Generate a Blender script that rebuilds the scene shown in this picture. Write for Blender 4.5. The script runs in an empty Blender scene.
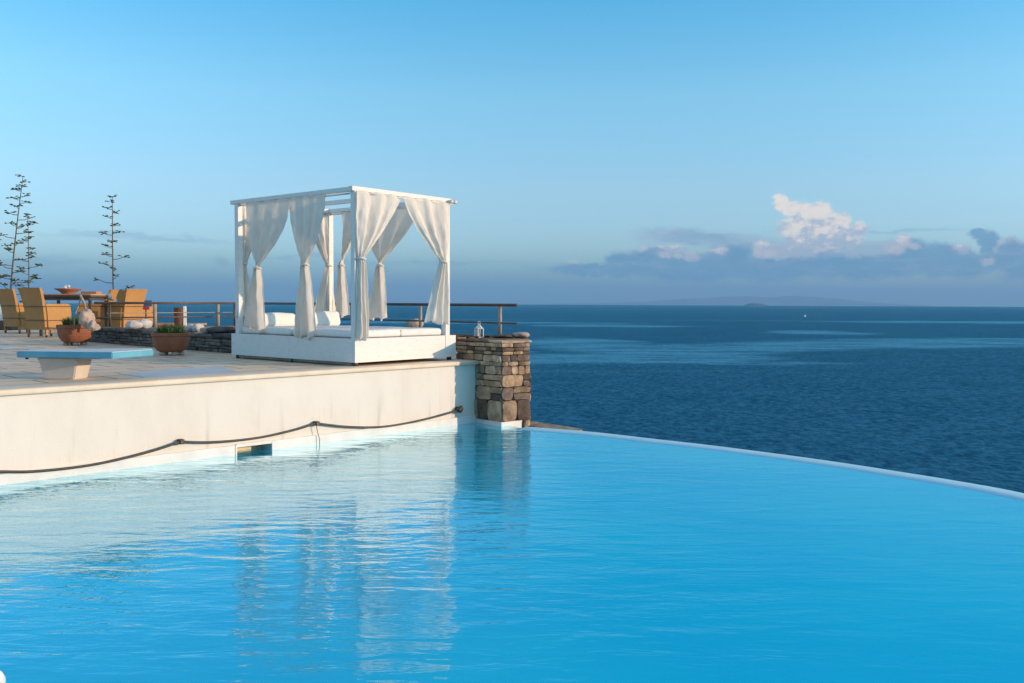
import bpy, bmesh, math, random
from mathutils import Vector, Matrix, noise
R = random.Random(7)
sc = bpy.context.scene
COL = sc.collection
PI = math.pi
rad = math.radians

# ------------------------------------------------------------------ camera
EYE = Vector((0, 0, 1.48)); FPX = 900.0
PITCH = math.atan(39.2/900); ROLL = 0.004
fwd = Vector((0, math.cos(PITCH), -math.sin(PITCH)))
right0 = Vector((1, 0, 0)); up0 = right0.cross(fwd)
right = (right0*math.cos(ROLL) + up0*math.sin(ROLL)).normalized()
up = (up0*math.cos(ROLL) - right0*math.sin(ROLL)).normalized()
cam = bpy.data.cameras.new('camera'); camo = bpy.data.objects.new('camera', cam); COL.objects.link(camo)
m = Matrix((right, up, -fwd)).transposed().to_4x4(); m.translation = EYE
camo.matrix_world = m
cam.sensor_width = 36; cam.lens = 36*FPX/1024; cam.clip_start = .05; cam.clip_end = 200000
sc.camera = camo

DECK = EYE.z-.72
ANG = rad(46.8)
U = Vector((math.cos(ANG), math.sin(ANG), 0)); V = Vector((-math.sin(ANG), math.cos(ANG), 0))
A = Vector((-.459, 11.05, 0))
def W(s, t, z=0): return A + U*s + V*t + Vector((0, 0, z))
def ST(p): d = p-A; return (d.dot(U), d.dot(V), p.z)
def ray(px, py): return (fwd*FPX + right*(px-512) - up*(py-341.5)).normalized()
def on_z(px, py, z):
    d = ray(px, py); return EYE + d*((z-EYE.z)/d.z)
def on_t(px, py, t):
    d = ray(px, py); o = EYE-A; return EYE + d*((t-o.dot(V))/d.dot(V))
def on_s(px, py, s):
    d = ray(px, py); o = EYE-A; return EYE + d*((s-o.dot(U))/d.dot(U))
def at(px, D, z):               # point in the pixel column px, D metres ahead, height z
    d = ray(px, 302); return Vector((d.x/d.y*D, D, z))

# ------------------------------------------------------------------ helpers
def obj(name, bm, mat, parent=None, smooth=False, autosmooth=None):
    me = bpy.data.meshes.new(name)
    bmesh.ops.recalc_face_normals(bm, faces=bm.faces)
    if smooth:
        for f in bm.faces: f.smooth = True
    if name in ('sea', 'pool_water', 'terrace_floor') and sum(f.normal.z*f.calc_area() for f in bm.faces) < 0 and name != 'terrace_floor':
        bmesh.ops.reverse_faces(bm, faces=bm.faces)
    bm.to_mesh(me); bm.free()
    if autosmooth:
        for p in me.polygons: p.use_smooth = True
        me.set_sharp_from_angle(angle=rad(autosmooth))
    o = bpy.data.objects.new(name, me); COL.objects.link(o)
    for k in (mat if isinstance(mat, (list, tuple)) else [mat]): me.materials.append(k)
    if parent: o.parent = parent
    return o
def tag(o, label=None, cat=None, group=None, kind=None):
    if label: o['label'] = label
    if cat: o['category'] = cat
    if group: o['group'] = group
    if kind: o['kind'] = kind
    return o
def thing(name, label, cat, loc=(0, 0, 0), rz=0, group=None):
    o = bpy.data.objects.new(name, None); COL.objects.link(o); o.empty_display_size = .1
    o.location = loc; o.rotation_euler = (0, 0, rz)
    return tag(o, label, cat, group)
def dup(root, loc, rz, label, group=None):
    r = root.copy(); COL.objects.link(r); r.location = loc; r.rotation_euler = (0, 0, rz); r['label'] = label
    if group: r['group'] = group
    for ch in root.children:
        c = ch.copy(); COL.objects.link(c); c.parent = r
        for g in ch.children:
            d = g.copy(); COL.objects.link(d); d.parent = c
    return r
def box(bm, x0, x1, y0, y1, z0, z1, bev=0, seg=2, M=None):
    g = bmesh.ops.create_cube(bm, size=1)
    vs = g['verts']
    for v in vs:
        v.co = Vector(((x0+x1)/2 + v.co.x*(x1-x0), (y0+y1)/2 + v.co.y*(y1-y0), (z0+z1)/2 + v.co.z*(z1-z0)))
    if M is not None:
        for v in vs: v.co = M @ v.co
    if bev:
        es = list({e for v in vs for e in v.link_edges})
        bmesh.ops.bevel(bm, geom=es, offset=bev, segments=seg, affect='EDGES', profile=.5)
def B(*a, **k):
    bm = bmesh.new(); box(bm, *a, **k); return bm
def tube(bm, pts, r, seg=10, cap=True):
    pts = [Vector(p) for p in pts]
    rings = []
    prev = None
    for i, p in enumerate(pts):
        a = pts[max(i-1, 0)]; b = pts[min(i+1, len(pts)-1)]
        d = (b-a).normalized()
        n = d.orthogonal().normalized() if prev is None else (prev - d*prev.dot(d)).normalized()
        prev = n; c = d.cross(n)
        rr = r[i] if isinstance(r, (list, tuple)) else r
        rings.append([bm.verts.new(p + (n*math.cos(q*2*PI/seg) + c*math.sin(q*2*PI/seg))*rr) for q in range(seg)])
    for i in range(len(rings)-1):
        for q in range(seg):
            bm.faces.new((rings[i][q], rings[i][(q+1) % seg], rings[i+1][(q+1) % seg], rings[i+1][q]))
    if cap: bm.faces.new(rings[0][::-1]); bm.faces.new(rings[-1])
def lathe(bm, prof, seg=40, c=(0, 0, 0)):
    c = Vector(c); rings = []
    for r, z in prof:
        rings.append([bm.verts.new(c+Vector((r*math.cos(q*2*PI/seg), r*math.sin(q*2*PI/seg), z))) for q in range(seg)])
    for i in range(len(rings)-1):
        for q in range(seg):
            bm.faces.new((rings[i][q], rings[i][(q+1) % seg], rings[i+1][(q+1) % seg], rings[i+1][q]))
    return rings
def prism(bm, poly, z0, z1):
    lo = [bm.verts.new((p[0], p[1], z0)) for p in poly]; hi = [bm.verts.new((p[0], p[1], z1)) for p in poly]
    bm.faces.new(lo[::-1]); bm.faces.new(hi); n = len(poly)
    for i in range(n): bm.faces.new((lo[i], lo[(i+1) % n], hi[(i+1) % n], hi[i]))
def rock(bm, c, rx, ry, rz, seed=0, sub=3, amp=.25, rot=0):
    g = bmesh.ops.create_icosphere(bm, subdivisions=sub, radius=1)
    Mr = Matrix.Rotation(rot, 3, 'Z')
    for v in g['verts']:
        n = v.co.normalized()
        k = 1 + amp*noise.noise(n*1.3+Vector((seed*3.1, seed, 7))) + amp*.4*noise.noise(n*3.4+Vector((seed, 2, seed*5)))
        p = Vector((n.x*rx, n.y*ry, n.z*rz))*k
        v.co = Mr @ p + Vector(c)

# ------------------------------------------------------------------ materials
class NT:
    def __init__(s, tree): s.t = tree; s.n = tree.nodes; s.l = tree.links; s.n.clear()
    def new(s, ty, **kw):
        n = s.n.new(ty)
        for k, v in kw.items(): setattr(n, k, v)
        return n
    def inp(s, n, name, v):
        i = n.inputs[name]
        if isinstance(v, bpy.types.NodeSocket): s.l.new(v, i)
        elif isinstance(v, (tuple, list)) and len(v) == 3 and i.type == 'RGBA': i.default_value = (*v, 1)
        else: i.default_value = v
    def math(s, op, a, b=0, c=None, clamp=False):
        n = s.new('ShaderNodeMath', operation=op, use_clamp=clamp)
        s.inp(n, 0, a); s.inp(n, 1, b)
        if c is not None: s.inp(n, 2, c)
        return n.outputs[0]
    def vmath(s, op, a, b=None):
        n = s.new('ShaderNodeVectorMath', operation=op)
        s.inp(n, 0, a)
        if b is not None: s.inp(n, 1, b)
        return n.outputs['Value'] if op in ('LENGTH', 'DOT_PRODUCT') else n.outputs[0]
    def mix(s, f, a, b, mode='MIX'):
        n = s.new('ShaderNodeMix', data_type='RGBA', blend_type=mode)
        s.inp(n, 0, f)
        for k, v in ((6, a), (7, b)):
            if isinstance(v, bpy.types.NodeSocket): s.l.new(v, n.inputs[k])
            else: n.inputs[k].default_value = (*v[:3], 1)
        return n.outputs[2]
    def ramp(s, f, lo, hi, a=0.0, b=1.0, smooth=True):
        n = s.new('ShaderNodeMapRange', interpolation_type='SMOOTHSTEP' if smooth else 'LINEAR')
        s.inp(n, 0, f)
        for k, v in zip((1, 2, 3, 4), (lo, hi, a, b)): s.inp(n, k, v)
        return n.outputs[0]
    def noise(s, vec, scale, detail=4, rough=.55, dist=0, out=0):
        n = s.new('ShaderNodeTexNoise')
        if vec is not None: s.l.new(vec, n.inputs['Vector'])
        n.inputs['Scale'].default_value = scale; n.inputs['Detail'].default_value = detail
        n.inputs['Roughness'].default_value = rough; n.inputs['Distortion'].default_value = dist
        return n.outputs[out]
    def coord(s, kind='Object'): return s.new('ShaderNodeTexCoord').outputs[kind]
    def mapping(s, vec, scale=(1, 1, 1), rot=(0, 0, 0), loc=(0, 0, 0)):
        n = s.new('ShaderNodeMapping'); s.l.new(vec, n.inputs[0])
        n.inputs['Scale'].default_value = scale; n.inputs['Rotation'].default_value = rot; n.inputs['Location'].default_value = loc
        return n.outputs[0]
    def bump(s, h, strength=1, dist=1, normal=None):
        n = s.new('ShaderNodeBump'); s.inp(n, 'Height', h)
        n.inputs['Strength'].default_value = strength; n.inputs['Distance'].default_value = dist
        if normal: s.l.new(normal, n.inputs['Normal'])
        return n.outputs[0]
    def principled(s, color, rough=.6, normal=None, **kw):
        n = s.new('ShaderNodeBsdfPrincipled')
        s.inp(n, 'Base Color', color); s.inp(n, 'Roughness', rough)
        if normal: s.l.new(normal, n.inputs['Normal'])
        for k, v in kw.items(): s.inp(n, k.replace('_', ' '), v)
        return n.outputs[0]
    def out(s, sh, vol=None):
        n = s.new('ShaderNodeOutputMaterial')
        if sh: s.l.new(sh, n.inputs[0])
        if vol: s.l.new(vol, n.inputs['Volume'])
def M(name):
    m = bpy.data.materials.new(name); m.use_nodes = True; return m, NT(m.node_tree)

def simple(name, c1, c2=None, scale=8, rough=.6, bump=.002, bscale=60, metal=0, island=0, spec=.5):
    m, t = M(name); co = t.coord()
    c = t.mix(t.ramp(t.noise(co, scale, 5), .3, .7), c1, c2 or tuple(x*.8 for x in c1))
    if island:
        r = t.new('ShaderNodeNewGeometry').outputs['Random Per Island']
        c = t.mix(1, c, t.mix(r, (1-island,)*3, (1+island*.5,)*3), 'MULTIPLY')
    nb = t.bump(t.noise(co, bscale, 4), 1, bump)
    t.out(t.principled(c, rough, nb, Metallic=metal, Specular_IOR_Level=spec)); return m

def stucco():
    m, t = M('white_stucco'); co = t.coord()
    st = t.noise(t.mapping(co, (1.1, 1.1, .45)), 2.2, 6, .65)
    c = t.mix(t.ramp(st, .40, .72), (.80, .74, .665), (.755, .69, .61))
    drip = t.noise(t.mapping(co, (4, 4, .3)), 1.6, 4, .6)
    z = t.new('ShaderNodeSeparateXYZ'); t.l.new(co, z.inputs[0])
    low = t.ramp(z.outputs[2], .62, .15)
    c = t.mix(t.math('MULTIPLY', t.ramp(drip, .54, .7), t.math('MULTIPLY', low, .7)), c, (.58, .55, .5))
    h = t.math('ADD', t.noise(co, 60, 4), t.math('MULTIPLY', t.noise(co, 6, 3), 2))
    t.out(t.principled(c, .75, t.bump(h, 1, .0012), Specular_IOR_Level=.3)); return m

def stone(name, tones, mortar=False, bump=.012):
    m, t = M(name); co = t.coord()
    r = t.new('ShaderNodeNewGeometry').outputs['Random Per Island']
    cr = t.new('ShaderNodeValToRGB'); t.l.new(r, cr.inputs[0])
    cr.color_ramp.interpolation = 'CONSTANT'
    e = cr.color_ramp.elements
    e[0].position = 0; e[0].color = (*tones[0], 1); e[1].position = 1/len(tones); e[1].color = (*tones[1], 1)
    for i, c in enumerate(tones[2:]):
        k = e.new((i+2)/len(tones)); k.color = (*c, 1)
    off = t.new('ShaderNodeCombineXYZ'); t.inp(off, 0, t.math('MULTIPLY', r, 37)); t.inp(off, 2, t.math('MULTIPLY', r, 11))
    v = t.vmath('ADD', co, off.outputs[0])
    n1 = t.noise(v, 7, 7, .65)
    c = t.mix(t.ramp(n1, .35, .68), t.mix(1, cr.outputs[0], (.5, .47, .45), 'MULTIPLY'), cr.outputs[0])
    n2 = t.noise(v, 26, 5, .7)
    c = t.mix(t.ramp(n2, .6, .75, 0, .5), c, (.10, .085, .07))
    lay = t.noise(t.mapping(v, (3, 3, 22)), 2, 4, .6)
    h = t.math('ADD', t.math('MULTIPLY', n1, 1.2), t.math('ADD', n2, t.math('MULTIPLY', lay, .6)))
    t.out(t.principled(c, .85, t.bump(h, 1, bump), Specular_IOR_Level=.25)); return m

def cloth(name, c, tr=.3, fold=.0):
    m, t = M(name); co = t.coord()
    w = t.noise(co, 260, 2); w2 = t.noise(t.mapping(co, (10, 10, 3)), 2.2, 5)
    cc = t.mix(t.ramp(w2, .3, .7), c, tuple(x*.93 for x in c))
    nb = t.bump(t.math('ADD', t.math('MULTIPLY', w, .1), t.math('MULTIPLY', w2, 1)), 1, .006)
    d = t.principled(cc, .9, nb, Specular_IOR_Level=.15)
    if tr:
        tl = t.new('ShaderNodeBsdfTranslucent'); t.inp(tl, 'Color', cc); t.l.new(nb, tl.inputs['Normal'])
        mx = t.new('ShaderNodeMixShader'); mx.inputs[0].default_value = tr
        t.l.new(d, mx.inputs[1]); t.l.new(tl.outputs[0], mx.inputs[2]); d = mx.outputs[0]
    t.out(d); return m

def wicker():
    m, t = M('wicker'); co = t.coord()
    x = t.new('ShaderNodeSeparateXYZ'); t.l.new(co, x.inputs[0])
    wv = t.math('SINE', t.math('MULTIPLY', x.outputs[2], 420)); 
    wh = t.math('SINE', t.math('MULTIPLY', t.math('ADD', x.outputs[0], x.outputs[1]), 300))
    h = t.math('MULTIPLY', wv, wh)
    c = t.mix(t.ramp(h, -.6, .6), (.36, .175, .06), (.66, .35, .12))
    c = t.mix(t.ramp(t.noise(co, 5, 4), .35, .7), c, (.46, .24, .085))
    t.out(t.principled(c, .6, t.bump(h, 1, .0012), Specular_IOR_Level=.3)); return m

def deckmat():
    m, t = M('deck_tiles'); co = t.coord()
    b = t.new('ShaderNodeTexBrick'); t.l.new(co, b.inputs[0]); b.offset = .5
    t.inp(b, 'Color1', (.92, .65, .43)); t.inp(b, 'Color2', (.80, .56, .375)); t.inp(b, 'Mortar', (.22, .16, .12))
    b.inputs['Scale'].default_value = 1; b.inputs['Mortar Size'].default_value = .014; b.inputs['Mortar Smooth'].default_value = .2
    b.inputs['Brick Width'].default_value = .60; b.inputs['Row Height'].default_value = .40; b.inputs['Bias'].default_value = -.1
    n = t.noise(co, 1.6, 7, .65); n2 = t.noise(co, 12, 5, .6)
    c = t.mix(t.ramp(n, .40, .68, 0, .55), b.outputs[0], (.68, .50, .36))
    c = t.mix(t.ramp(n2, .5, .75, 0, .35), c, (.56, .50, .43))
    h = t.math('ADD', t.math('MULTIPLY', b.outputs['Fac'], -1.2), t.math('MULTIPLY', n2, .5))
    t.out(t.principled(c, t.ramp(n, .3, .7, .5, .75), t.bump(h, 1, .004))); return m

def wood_white():
    m, t = M('white_painted_wood'); co = t.coord()
    g = t.noise(t.mapping(co, (2, 2, 9)), 4, 5, .6)
    sc_ = t.noise(co, 3, 6, .7)
    c = t.mix(t.ramp(g, .4, .75), (.76, .745, .715), (.70, .68, .65))
    c = t.mix(t.ramp(sc_, .68, .74, 0, .5), c, (.55, .5, .44))
    t.out(t.principled(c, .5, t.bump(t.math('ADD', g, t.noise(co, 90, 2)), 1, .0015))); return m

def basin_mat():
    m, t = M('blue_pool_paint'); co = t.coord()
    b = t.new('ShaderNodeTexBrick'); t.l.new(t.mapping(co, rot=(0, 0, rad(-47))), b.inputs[0]); b.offset = 0
    t.inp(b, 'Color1', (.40, .82, .97)); t.inp(b, 'Color2', (.34, .76, .95)); t.inp(b, 'Mortar', (.05, .22, .40))
    b.inputs['Scale'].default_value = 1; b.inputs['Mortar Size'].default_value = .012; b.inputs['Brick Width'].default_value = 2.6; b.inputs['Row Height'].default_value = 2.6
    n = t.noise(co, .8, 6, .7)
    c = t.mix(t.ramp(n, .58, .66, 0, .45), b.outputs[0], (.10, .36, .55))
    t.out(t.principled(c, .6)); return m

def pool_water():
    m, t = M('pool_water'); co = t.coord()
    # gusts: stronger ripples toward the left middle, calmer elsewhere
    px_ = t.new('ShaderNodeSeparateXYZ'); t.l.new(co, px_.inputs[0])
    patch = t.math('MULTIPLY', t.ramp(t.noise(t.mapping(co, (.22, .35, 1)), 1, 2), .38, .62, .55, 1.05), t.ramp(px_.outputs[0], .2, 2.2, 1.0, .45))
    a = t.noise(t.mapping(co, (1.3, 3.4, 1), rot=(0, 0, rad(8))), 1.5, 3, .5)
    b = t.noise(t.mapping(co, (1.7, 5.2, 1), rot=(0, 0, rad(-6))), 1.3, 3, .5, .6)
    c = t.noise(t.mapping(co, (7, 20, 1), rot=(0, 0, rad(4))), 1.5, 2, .5)
    h = t.math('ADD', t.math('MULTIPLY', a, .010), t.math('ADD', t.math('MULTIPLY', b, .0095), t.math('MULTIPLY', c, .0014)))
    nb = t.bump(t.math('MULTIPLY', h, patch), 1, 1)
    n3 = t.noise(co, .5, 3)
    body = t.new('ShaderNodeBsdfDiffuse')
    t.inp(body, 'Color', t.mix(t.ramp(n3, .35, .65), (.0, .62, .97), (.0, .68, .98)))
    tr = t.new('ShaderNodeBsdfTransparent'); t.inp(tr, 'Color', (.0, .84, 1))
    mx = t.new('ShaderNodeMixShader'); mx.inputs[0].default_value = .16
    t.l.new(body.outputs[0], mx.inputs[1]); t.l.new(tr.outputs[0], mx.inputs[2])
    gl = t.new('ShaderNodeBsdfGlossy'); t.inp(gl, 'Roughness', .02); t.inp(gl, 'Color', (.72, .92, 1)); t.l.new(nb, gl.inputs['Normal'])
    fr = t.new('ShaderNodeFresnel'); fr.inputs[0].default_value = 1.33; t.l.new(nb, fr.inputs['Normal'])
    m2 = t.new('ShaderNodeMixShader'); t.l.new(t.math('MINIMUM', t.math('MULTIPLY', t.math('MAXIMUM', t.math('SUBTRACT', fr.outputs[0], .018), 0), t.ramp(px_.outputs[0], -.8, .8, 2.3, .85)), .95), m2.inputs[0])  # reflection painted by position: boosted on the left, weakened on the right
    t.l.new(mx.outputs[0], m2.inputs[1]); t.l.new(gl.outputs[0], m2.inputs[2])
    t.out(m2.outputs[0]); return m

def blob_min(t, vec, lst):
    acc = None
    for (cx, cy, rx, ry) in lst:
        d = t.vmath('LENGTH', t.vmath('MULTIPLY', t.vmath('SUBTRACT', vec, (cx, cy, 0)), (1/rx, 1/ry, 0)))
        acc = d if acc is None else t.math('SMOOTH_MIN', acc, d, .2)
    return acc
def sea_mat():
    m, t = M('sea_water'); co = t.coord()
    # long slicks of calmer water lying a few hundred metres out
    flat = t.vmath('MULTIPLY', co, (1, 1, 0))
    n = t.noise(t.mapping(flat, (1/60, 1/45, 1)), 1, 5, .6, 0, 1)
    sc2 = t.new('ShaderNodeVectorMath', operation='SCALE'); t.l.new(t.vmath('SUBTRACT', n, (.5, .5, .5)), sc2.inputs[0]); sc2.inputs[3].default_value = 75
    wv = t.vmath('ADD', flat, sc2.outputs[0])
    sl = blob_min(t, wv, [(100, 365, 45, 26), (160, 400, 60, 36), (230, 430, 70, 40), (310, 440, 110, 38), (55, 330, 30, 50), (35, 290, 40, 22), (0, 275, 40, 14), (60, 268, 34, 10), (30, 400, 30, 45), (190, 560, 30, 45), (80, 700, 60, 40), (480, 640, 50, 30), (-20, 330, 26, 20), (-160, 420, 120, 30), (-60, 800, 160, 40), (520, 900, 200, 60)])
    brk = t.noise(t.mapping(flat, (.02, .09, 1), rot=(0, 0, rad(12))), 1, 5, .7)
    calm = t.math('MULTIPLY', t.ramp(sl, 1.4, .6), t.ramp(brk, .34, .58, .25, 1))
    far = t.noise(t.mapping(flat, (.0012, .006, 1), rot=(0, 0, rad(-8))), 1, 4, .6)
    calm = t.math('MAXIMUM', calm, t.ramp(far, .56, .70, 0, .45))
    a = t.noise(t.mapping(co, (.12, .30, 1), rot=(0, 0, rad(-10))), 1, 4, .6)
    b = t.noise(t.mapping(co, (.75, 1.25, 1), rot=(0, 0, rad(14))), 1, 5, .65)
    h = t.math('ADD', t.math('MULTIPLY', a, 1.4), t.math('MULTIPLY', b, t.math('SUBTRACT', .95, t.math('MULTIPLY', calm, .5))))
    nb = t.bump(h, 1, 1)
    wave_tone = t.noise(t.mapping(co, (1.0, .7, 1), rot=(0, 0, rad(10))), 1, 6, .74)
    wave_tone2 = t.noise(t.mapping(co, (.05, .09, 1), rot=(0, 0, rad(-20))), 1, 3, .6)
    fk = t.ramp(t.math('ADD', t.math('MULTIPLY', wave_tone, .8), t.math('MULTIPLY', wave_tone2, .2)), .35, .65, .08, 2.35, smooth=False)  # wave glints and dark troughs painted in as mirror strength
    body = t.new('ShaderNodeBsdfDiffuse')
    t.inp(body, 'Color', t.mix(t.math('MULTIPLY', calm, .7), t.mix(t.ramp(wave_tone, .35, .65), (.005, .065, .13), (.018, .145, .25)), (.05, .22, .32)))  # light and dark of waves, and pale slick sheen, put into the body colour
    gl = t.new('ShaderNodeBsdfGlossy'); t.inp(gl, 'Roughness', .10); t.inp(gl, 'Color', (.45, .86, 1)); t.l.new(nb, gl.inputs['Normal'])
    fr = t.new('ShaderNodeFresnel'); fr.inputs[0].default_value = 1.33; t.l.new(nb, fr.inputs['Normal'])
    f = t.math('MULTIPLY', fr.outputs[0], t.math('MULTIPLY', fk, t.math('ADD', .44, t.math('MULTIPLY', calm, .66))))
    f = t.math('MINIMUM', f, .9)
    m2 = t.new('ShaderNodeMixShader'); t.l.new(f, m2.inputs[0])
    t.l.new(body.outputs[0], m2.inputs[1]); t.l.new(gl.outputs[0], m2.inputs[2])
    t.out(m2.outputs[0]); return m

MT = dict(
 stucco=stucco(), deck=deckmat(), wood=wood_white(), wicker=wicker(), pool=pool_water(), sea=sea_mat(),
 cloth=cloth('curtain_cloth', (.96, .91, .84), .40), mattress=cloth('mattress_cloth', (.84, .82, .78), 0),
 coping=simple('coping_stone', (.80, .68, .53), (.72, .58, .43), 5, .6, .003, 40),
 tile=simple('white_plinth', (.80, .79, .76), (.70, .70, .68), 6, .4),
 basin=basin_mat(),
 rim=simple('wet_pool_rim', (.46, .76, .90), (.40, .71, .87), 5, .3),
 cap=stone('cap_stone', [(.34, .30, .24), (.28, .26, .24), (.48, .40, .30)], bump=.01),
 pillar=stone('fieldstone', [(.58, .39, .24), (.22, .15, .105), (.62, .45, .29), (.16, .12, .10), (.42, .30, .20), (.68, .51, .35), (.28, .21, .165)]),
 lowwall=stone('dark_schist', [(.20, .17, .14), (.13, .12, .11), (.27, .23, .18), (.16, .15, .14), (.22, .20, .19)]),
 mortar=simple('dark_mortar', (.10, .085, .07), (.06, .05, .045), 12, .95, .01, 50),
 rail=simple('dark_rail_paint', (.07, .055, .05), (.11, .08, .06), 10, .45),
 post=simple('weathered_post', (.42, .34, .26), (.30, .24, .19), 8, .5),
 terra=simple('terracotta', (.36, .13, .06), (.26, .09, .045), 5, .8, .004, 30),
 soil=simple('soil', (.05, .035, .025), None, 20, .95, .02, 30),
 leaf=simple('grass_leaf', (.05, .12, .03), (.09, .16, .04), 20, .55, 0, 10, island=.5),
 agave=simple('agave_wood', (.11, .095, .07), (.17, .14, .09), 6, .85),
 agleaf=simple('agave_seedpods', (.06, .085, .04), (.10, .11, .05), 6, .8, island=.4),
 black=simple('black_rubber', (.03, .026, .024), (.05, .04, .035), 30, .5),
 rockw=simple('pale_rock', (.62, .60, .58), (.48, .46, .46), 4, .85, .015, 14),
 rockb=simple('beige_rock', (.55, .42, .33), (.40, .32, .28), 6, .85, .02, 14),
 drift=simple('driftwood', (.42, .33, .25), (.27, .21, .17), 12, .8),
 bluefg=simple('blue_fibreglass', (.10, .36, .50), (.13, .42, .56), 6, .45),
 grit=simple('white_grit', (.66, .70, .72), (.55, .60, .62), 40, .8, .003, 200),
 ped=simple('cream_fibreglass', (.62, .56, .50), (.54, .48, .42), 5, .5),
 table=simple('table_wood', (.10, .08, .065), (.07, .055, .05), 8, .5),
 runner=simple('terracotta_runner', (.50, .30, .20), (.42, .24, .15), 14, .85),
 bowl=simple('clay_bowl', (.55, .22, .11), (.40, .17, .10), 9, .7),
 flower=simple('white_petals', (.8, .78, .74), None, 30, .7),
 lantern=simple('lantern_paint', (.78, .76, .72), (.68, .66, .62), 30, .4),
 candle=simple('candle_wax', (.8, .74, .62), None, 20, .5),
 red=simple('red_cloth', (.42, .06, .07), None, 10, .8), blue=simple('blue_cloth', (.04, .13, .32), None, 10, .8),
 orange=simple('terracotta_slab', (.55, .27, .13), (.45, .21, .10), 6, .7),
 white=simple('white_paint', (.8, .79, .77), (.74, .73, .71), 6, .4),
 hatch=simple('pale_slab', (.60, .60, .62), (.52, .52, .55), 4, .6),
 metal=simple('caster_metal', (.10, .09, .08), None, 20, .4, metal=.6),
 cliff=stone('cliff_rock', [(.22, .18, .14), (.26, .22, .17)], bump=.2),
 islet=simple('near_islet', (.11, .16, .19), (.13, .18, .21), .01, .9, 0, 1),
 island=simple('far_island', (.20, .24, .24), (.26, .28, .27), .0006, .9, 0, 1),
)
MT['brown'] = simple('brown_wicker', (.20, .09, .045), (.12, .055, .03), 20, .7, .004, 120)
def glass():
    m, t = M('clear_glass')
    a = t.new('ShaderNodeBsdfTransparent'); t.inp(a, 'Color', (.92, .95, .95))
    g = t.new('ShaderNodeBsdfGlossy'); g.inputs['Roughness'].default_value = .05
    x = t.new('ShaderNodeMixShader'); x.inputs[0].default_value = .12
    t.l.new(a.outputs[0], x.inputs[1]); t.l.new(g.outputs[0], x.inputs[2]); t.out(x.outputs[0]); return m
MT['glass'] = glass()

# ------------------------------------------------------------------ sea, island, cliff, haze
SEA = EYE.z-18.0; RE = 6371000.0
bm = bmesh.new(); NS = 360
rr = [3, 40, 80, 150, 300, 600, 1200, 2400, 4000, 6000, 8000] + [9000+i*600 for i in range(24)] + [25000, 32000, 45000, 76000]
prev = None
for r in rr:
    ring = [bm.verts.new((r*math.sin(2*PI*i/NS), r*math.cos(2*PI*i/NS), SEA-r*r/(2*RE))) for i in range(NS)]
    if prev:
        for i in range(NS): bm.faces.new((prev[i], prev[(i+1) % NS], ring[(i+1) % NS], ring[i]))
    prev = ring
tag(obj('sea', bm, MT['sea'], smooth=True), 'dark blue open sea reaching to the horizon', kind='structure')

def ridge(name, D, pts, depth, label):
    bm = bmesh.new(); n = 90; rows = 9; g = []
    for i in range(n+1):
        x = pts[0][0] + (pts[-1][0]-pts[0][0])*i/n
        for (a, ha), (b, hb) in zip(pts, pts[1:]):
            if a <= x <= b: h = ha+(hb-ha)*(x-a)/(b-a)
        col = []
        for j in range(rows):
            q = j/(rows-1)*2-1
            k = math.cos(q*PI/2)**1.2 if j not in (0, rows-1) else 0
            z = h*k*(1+.10*noise.noise(Vector((x*.05, q*3, 1)))+.05*noise.noise(Vector((x*.3, q*3, 5))))
            p = at(x, D+q*depth, 0); zz = EYE.z + z/900*D - (10 if k == 0 else 0)
            if k == 0: zz = SEA-D*D/(2*RE)-40
            col.append(bm.verts.new((p.x, p.y, zz)))
        g.append(col)
    for i in range(n):
        for j in range(rows-1): bm.faces.new((g[i][j], g[i+1][j], g[i+1][j+1], g[i][j+1]))
    return tag(obj(name, bm, MT['islet'] if name == 'islet' else MT['island'], smooth=True), label, kind='structure')
ridge('hills', 68000, [(520, -6), (600, -1), (650, 1.5), (690, 4.5), (735, 7.0), (765, 6.5), (800, 7.5), (835, 5.5), (865, 2), (900, -1), (930, -6)], 4500, 'low far island faint on the horizon')
ridge('islet', 14500, [(744, -6), (749, -1.2), (753, .1), (757, -.2), (762, -1.4), (768, -6)], 120, 'tiny dark islet on the horizon')

# cliff under the terraces
bm = bmesh.new(); ring0 = None
base = [(-30, 60), (-14, 44), (-4, 30), (3, 17), (7, 9), (8, 2), (7, -8), (0, -20), (-40, -20)]
levels = [(0, -1.6), (3, -5), (7, -9), (13, -14), (22, -20)]
def grow(p, d):
    c = Vector((-20, 10)); v = (Vector(p)-c); return Vector(p)+v.normalized()*d
fine = []
for i in range(len(base)):
    a, b = Vector(base[i]), Vector(base[(i+1) % len(base)])
    for k in range(10): fine.append(tuple(a.lerp(b, k/10)))
for d, z in levels:
    ring = []
    for p in fine:
        q = grow(p, d + (1.8*noise.noise(Vector((p[0]*.3, p[1]*.3, z))) if d else 0))
        ring.append(bm.verts.new((q.x, q.y, z + (1.0*noise.noise(Vector((q.x*.4, q.y*.4, z))) if d else 0))))
    if ring0:
        n = len(ring)
        for i in range(n): bm.faces.new((ring0[i], ring0[(i+1) % n], ring[(i+1) % n], ring[i]))
    else: bm.faces.new(ring)
    ring0 = ring
tag(obj('hillside', bm, MT['cliff']), 'rocky slope falling from the terraces to the sea', kind='structure')

m, t = M('haze'); 
v = t.new('ShaderNodeVolumePrincipled')
v.inputs['Color'].default_value = (.29, .57, .94, 1); v.inputs['Density'].default_value = 2.7e-5
for k in ('Density Attribute', 'Color Attribute', 'Temperature Attribute'):
    if k in v.inputs: v.inputs[k].default_value = ''
v.inputs['Anisotropy'].default_value = 0.0
t.out(None, v.outputs[0])
tag(obj('haze', B(-80000, 80000, -80000, 80000, -700, 1300), m), 'pale air over the sea', kind='stuff')

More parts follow.
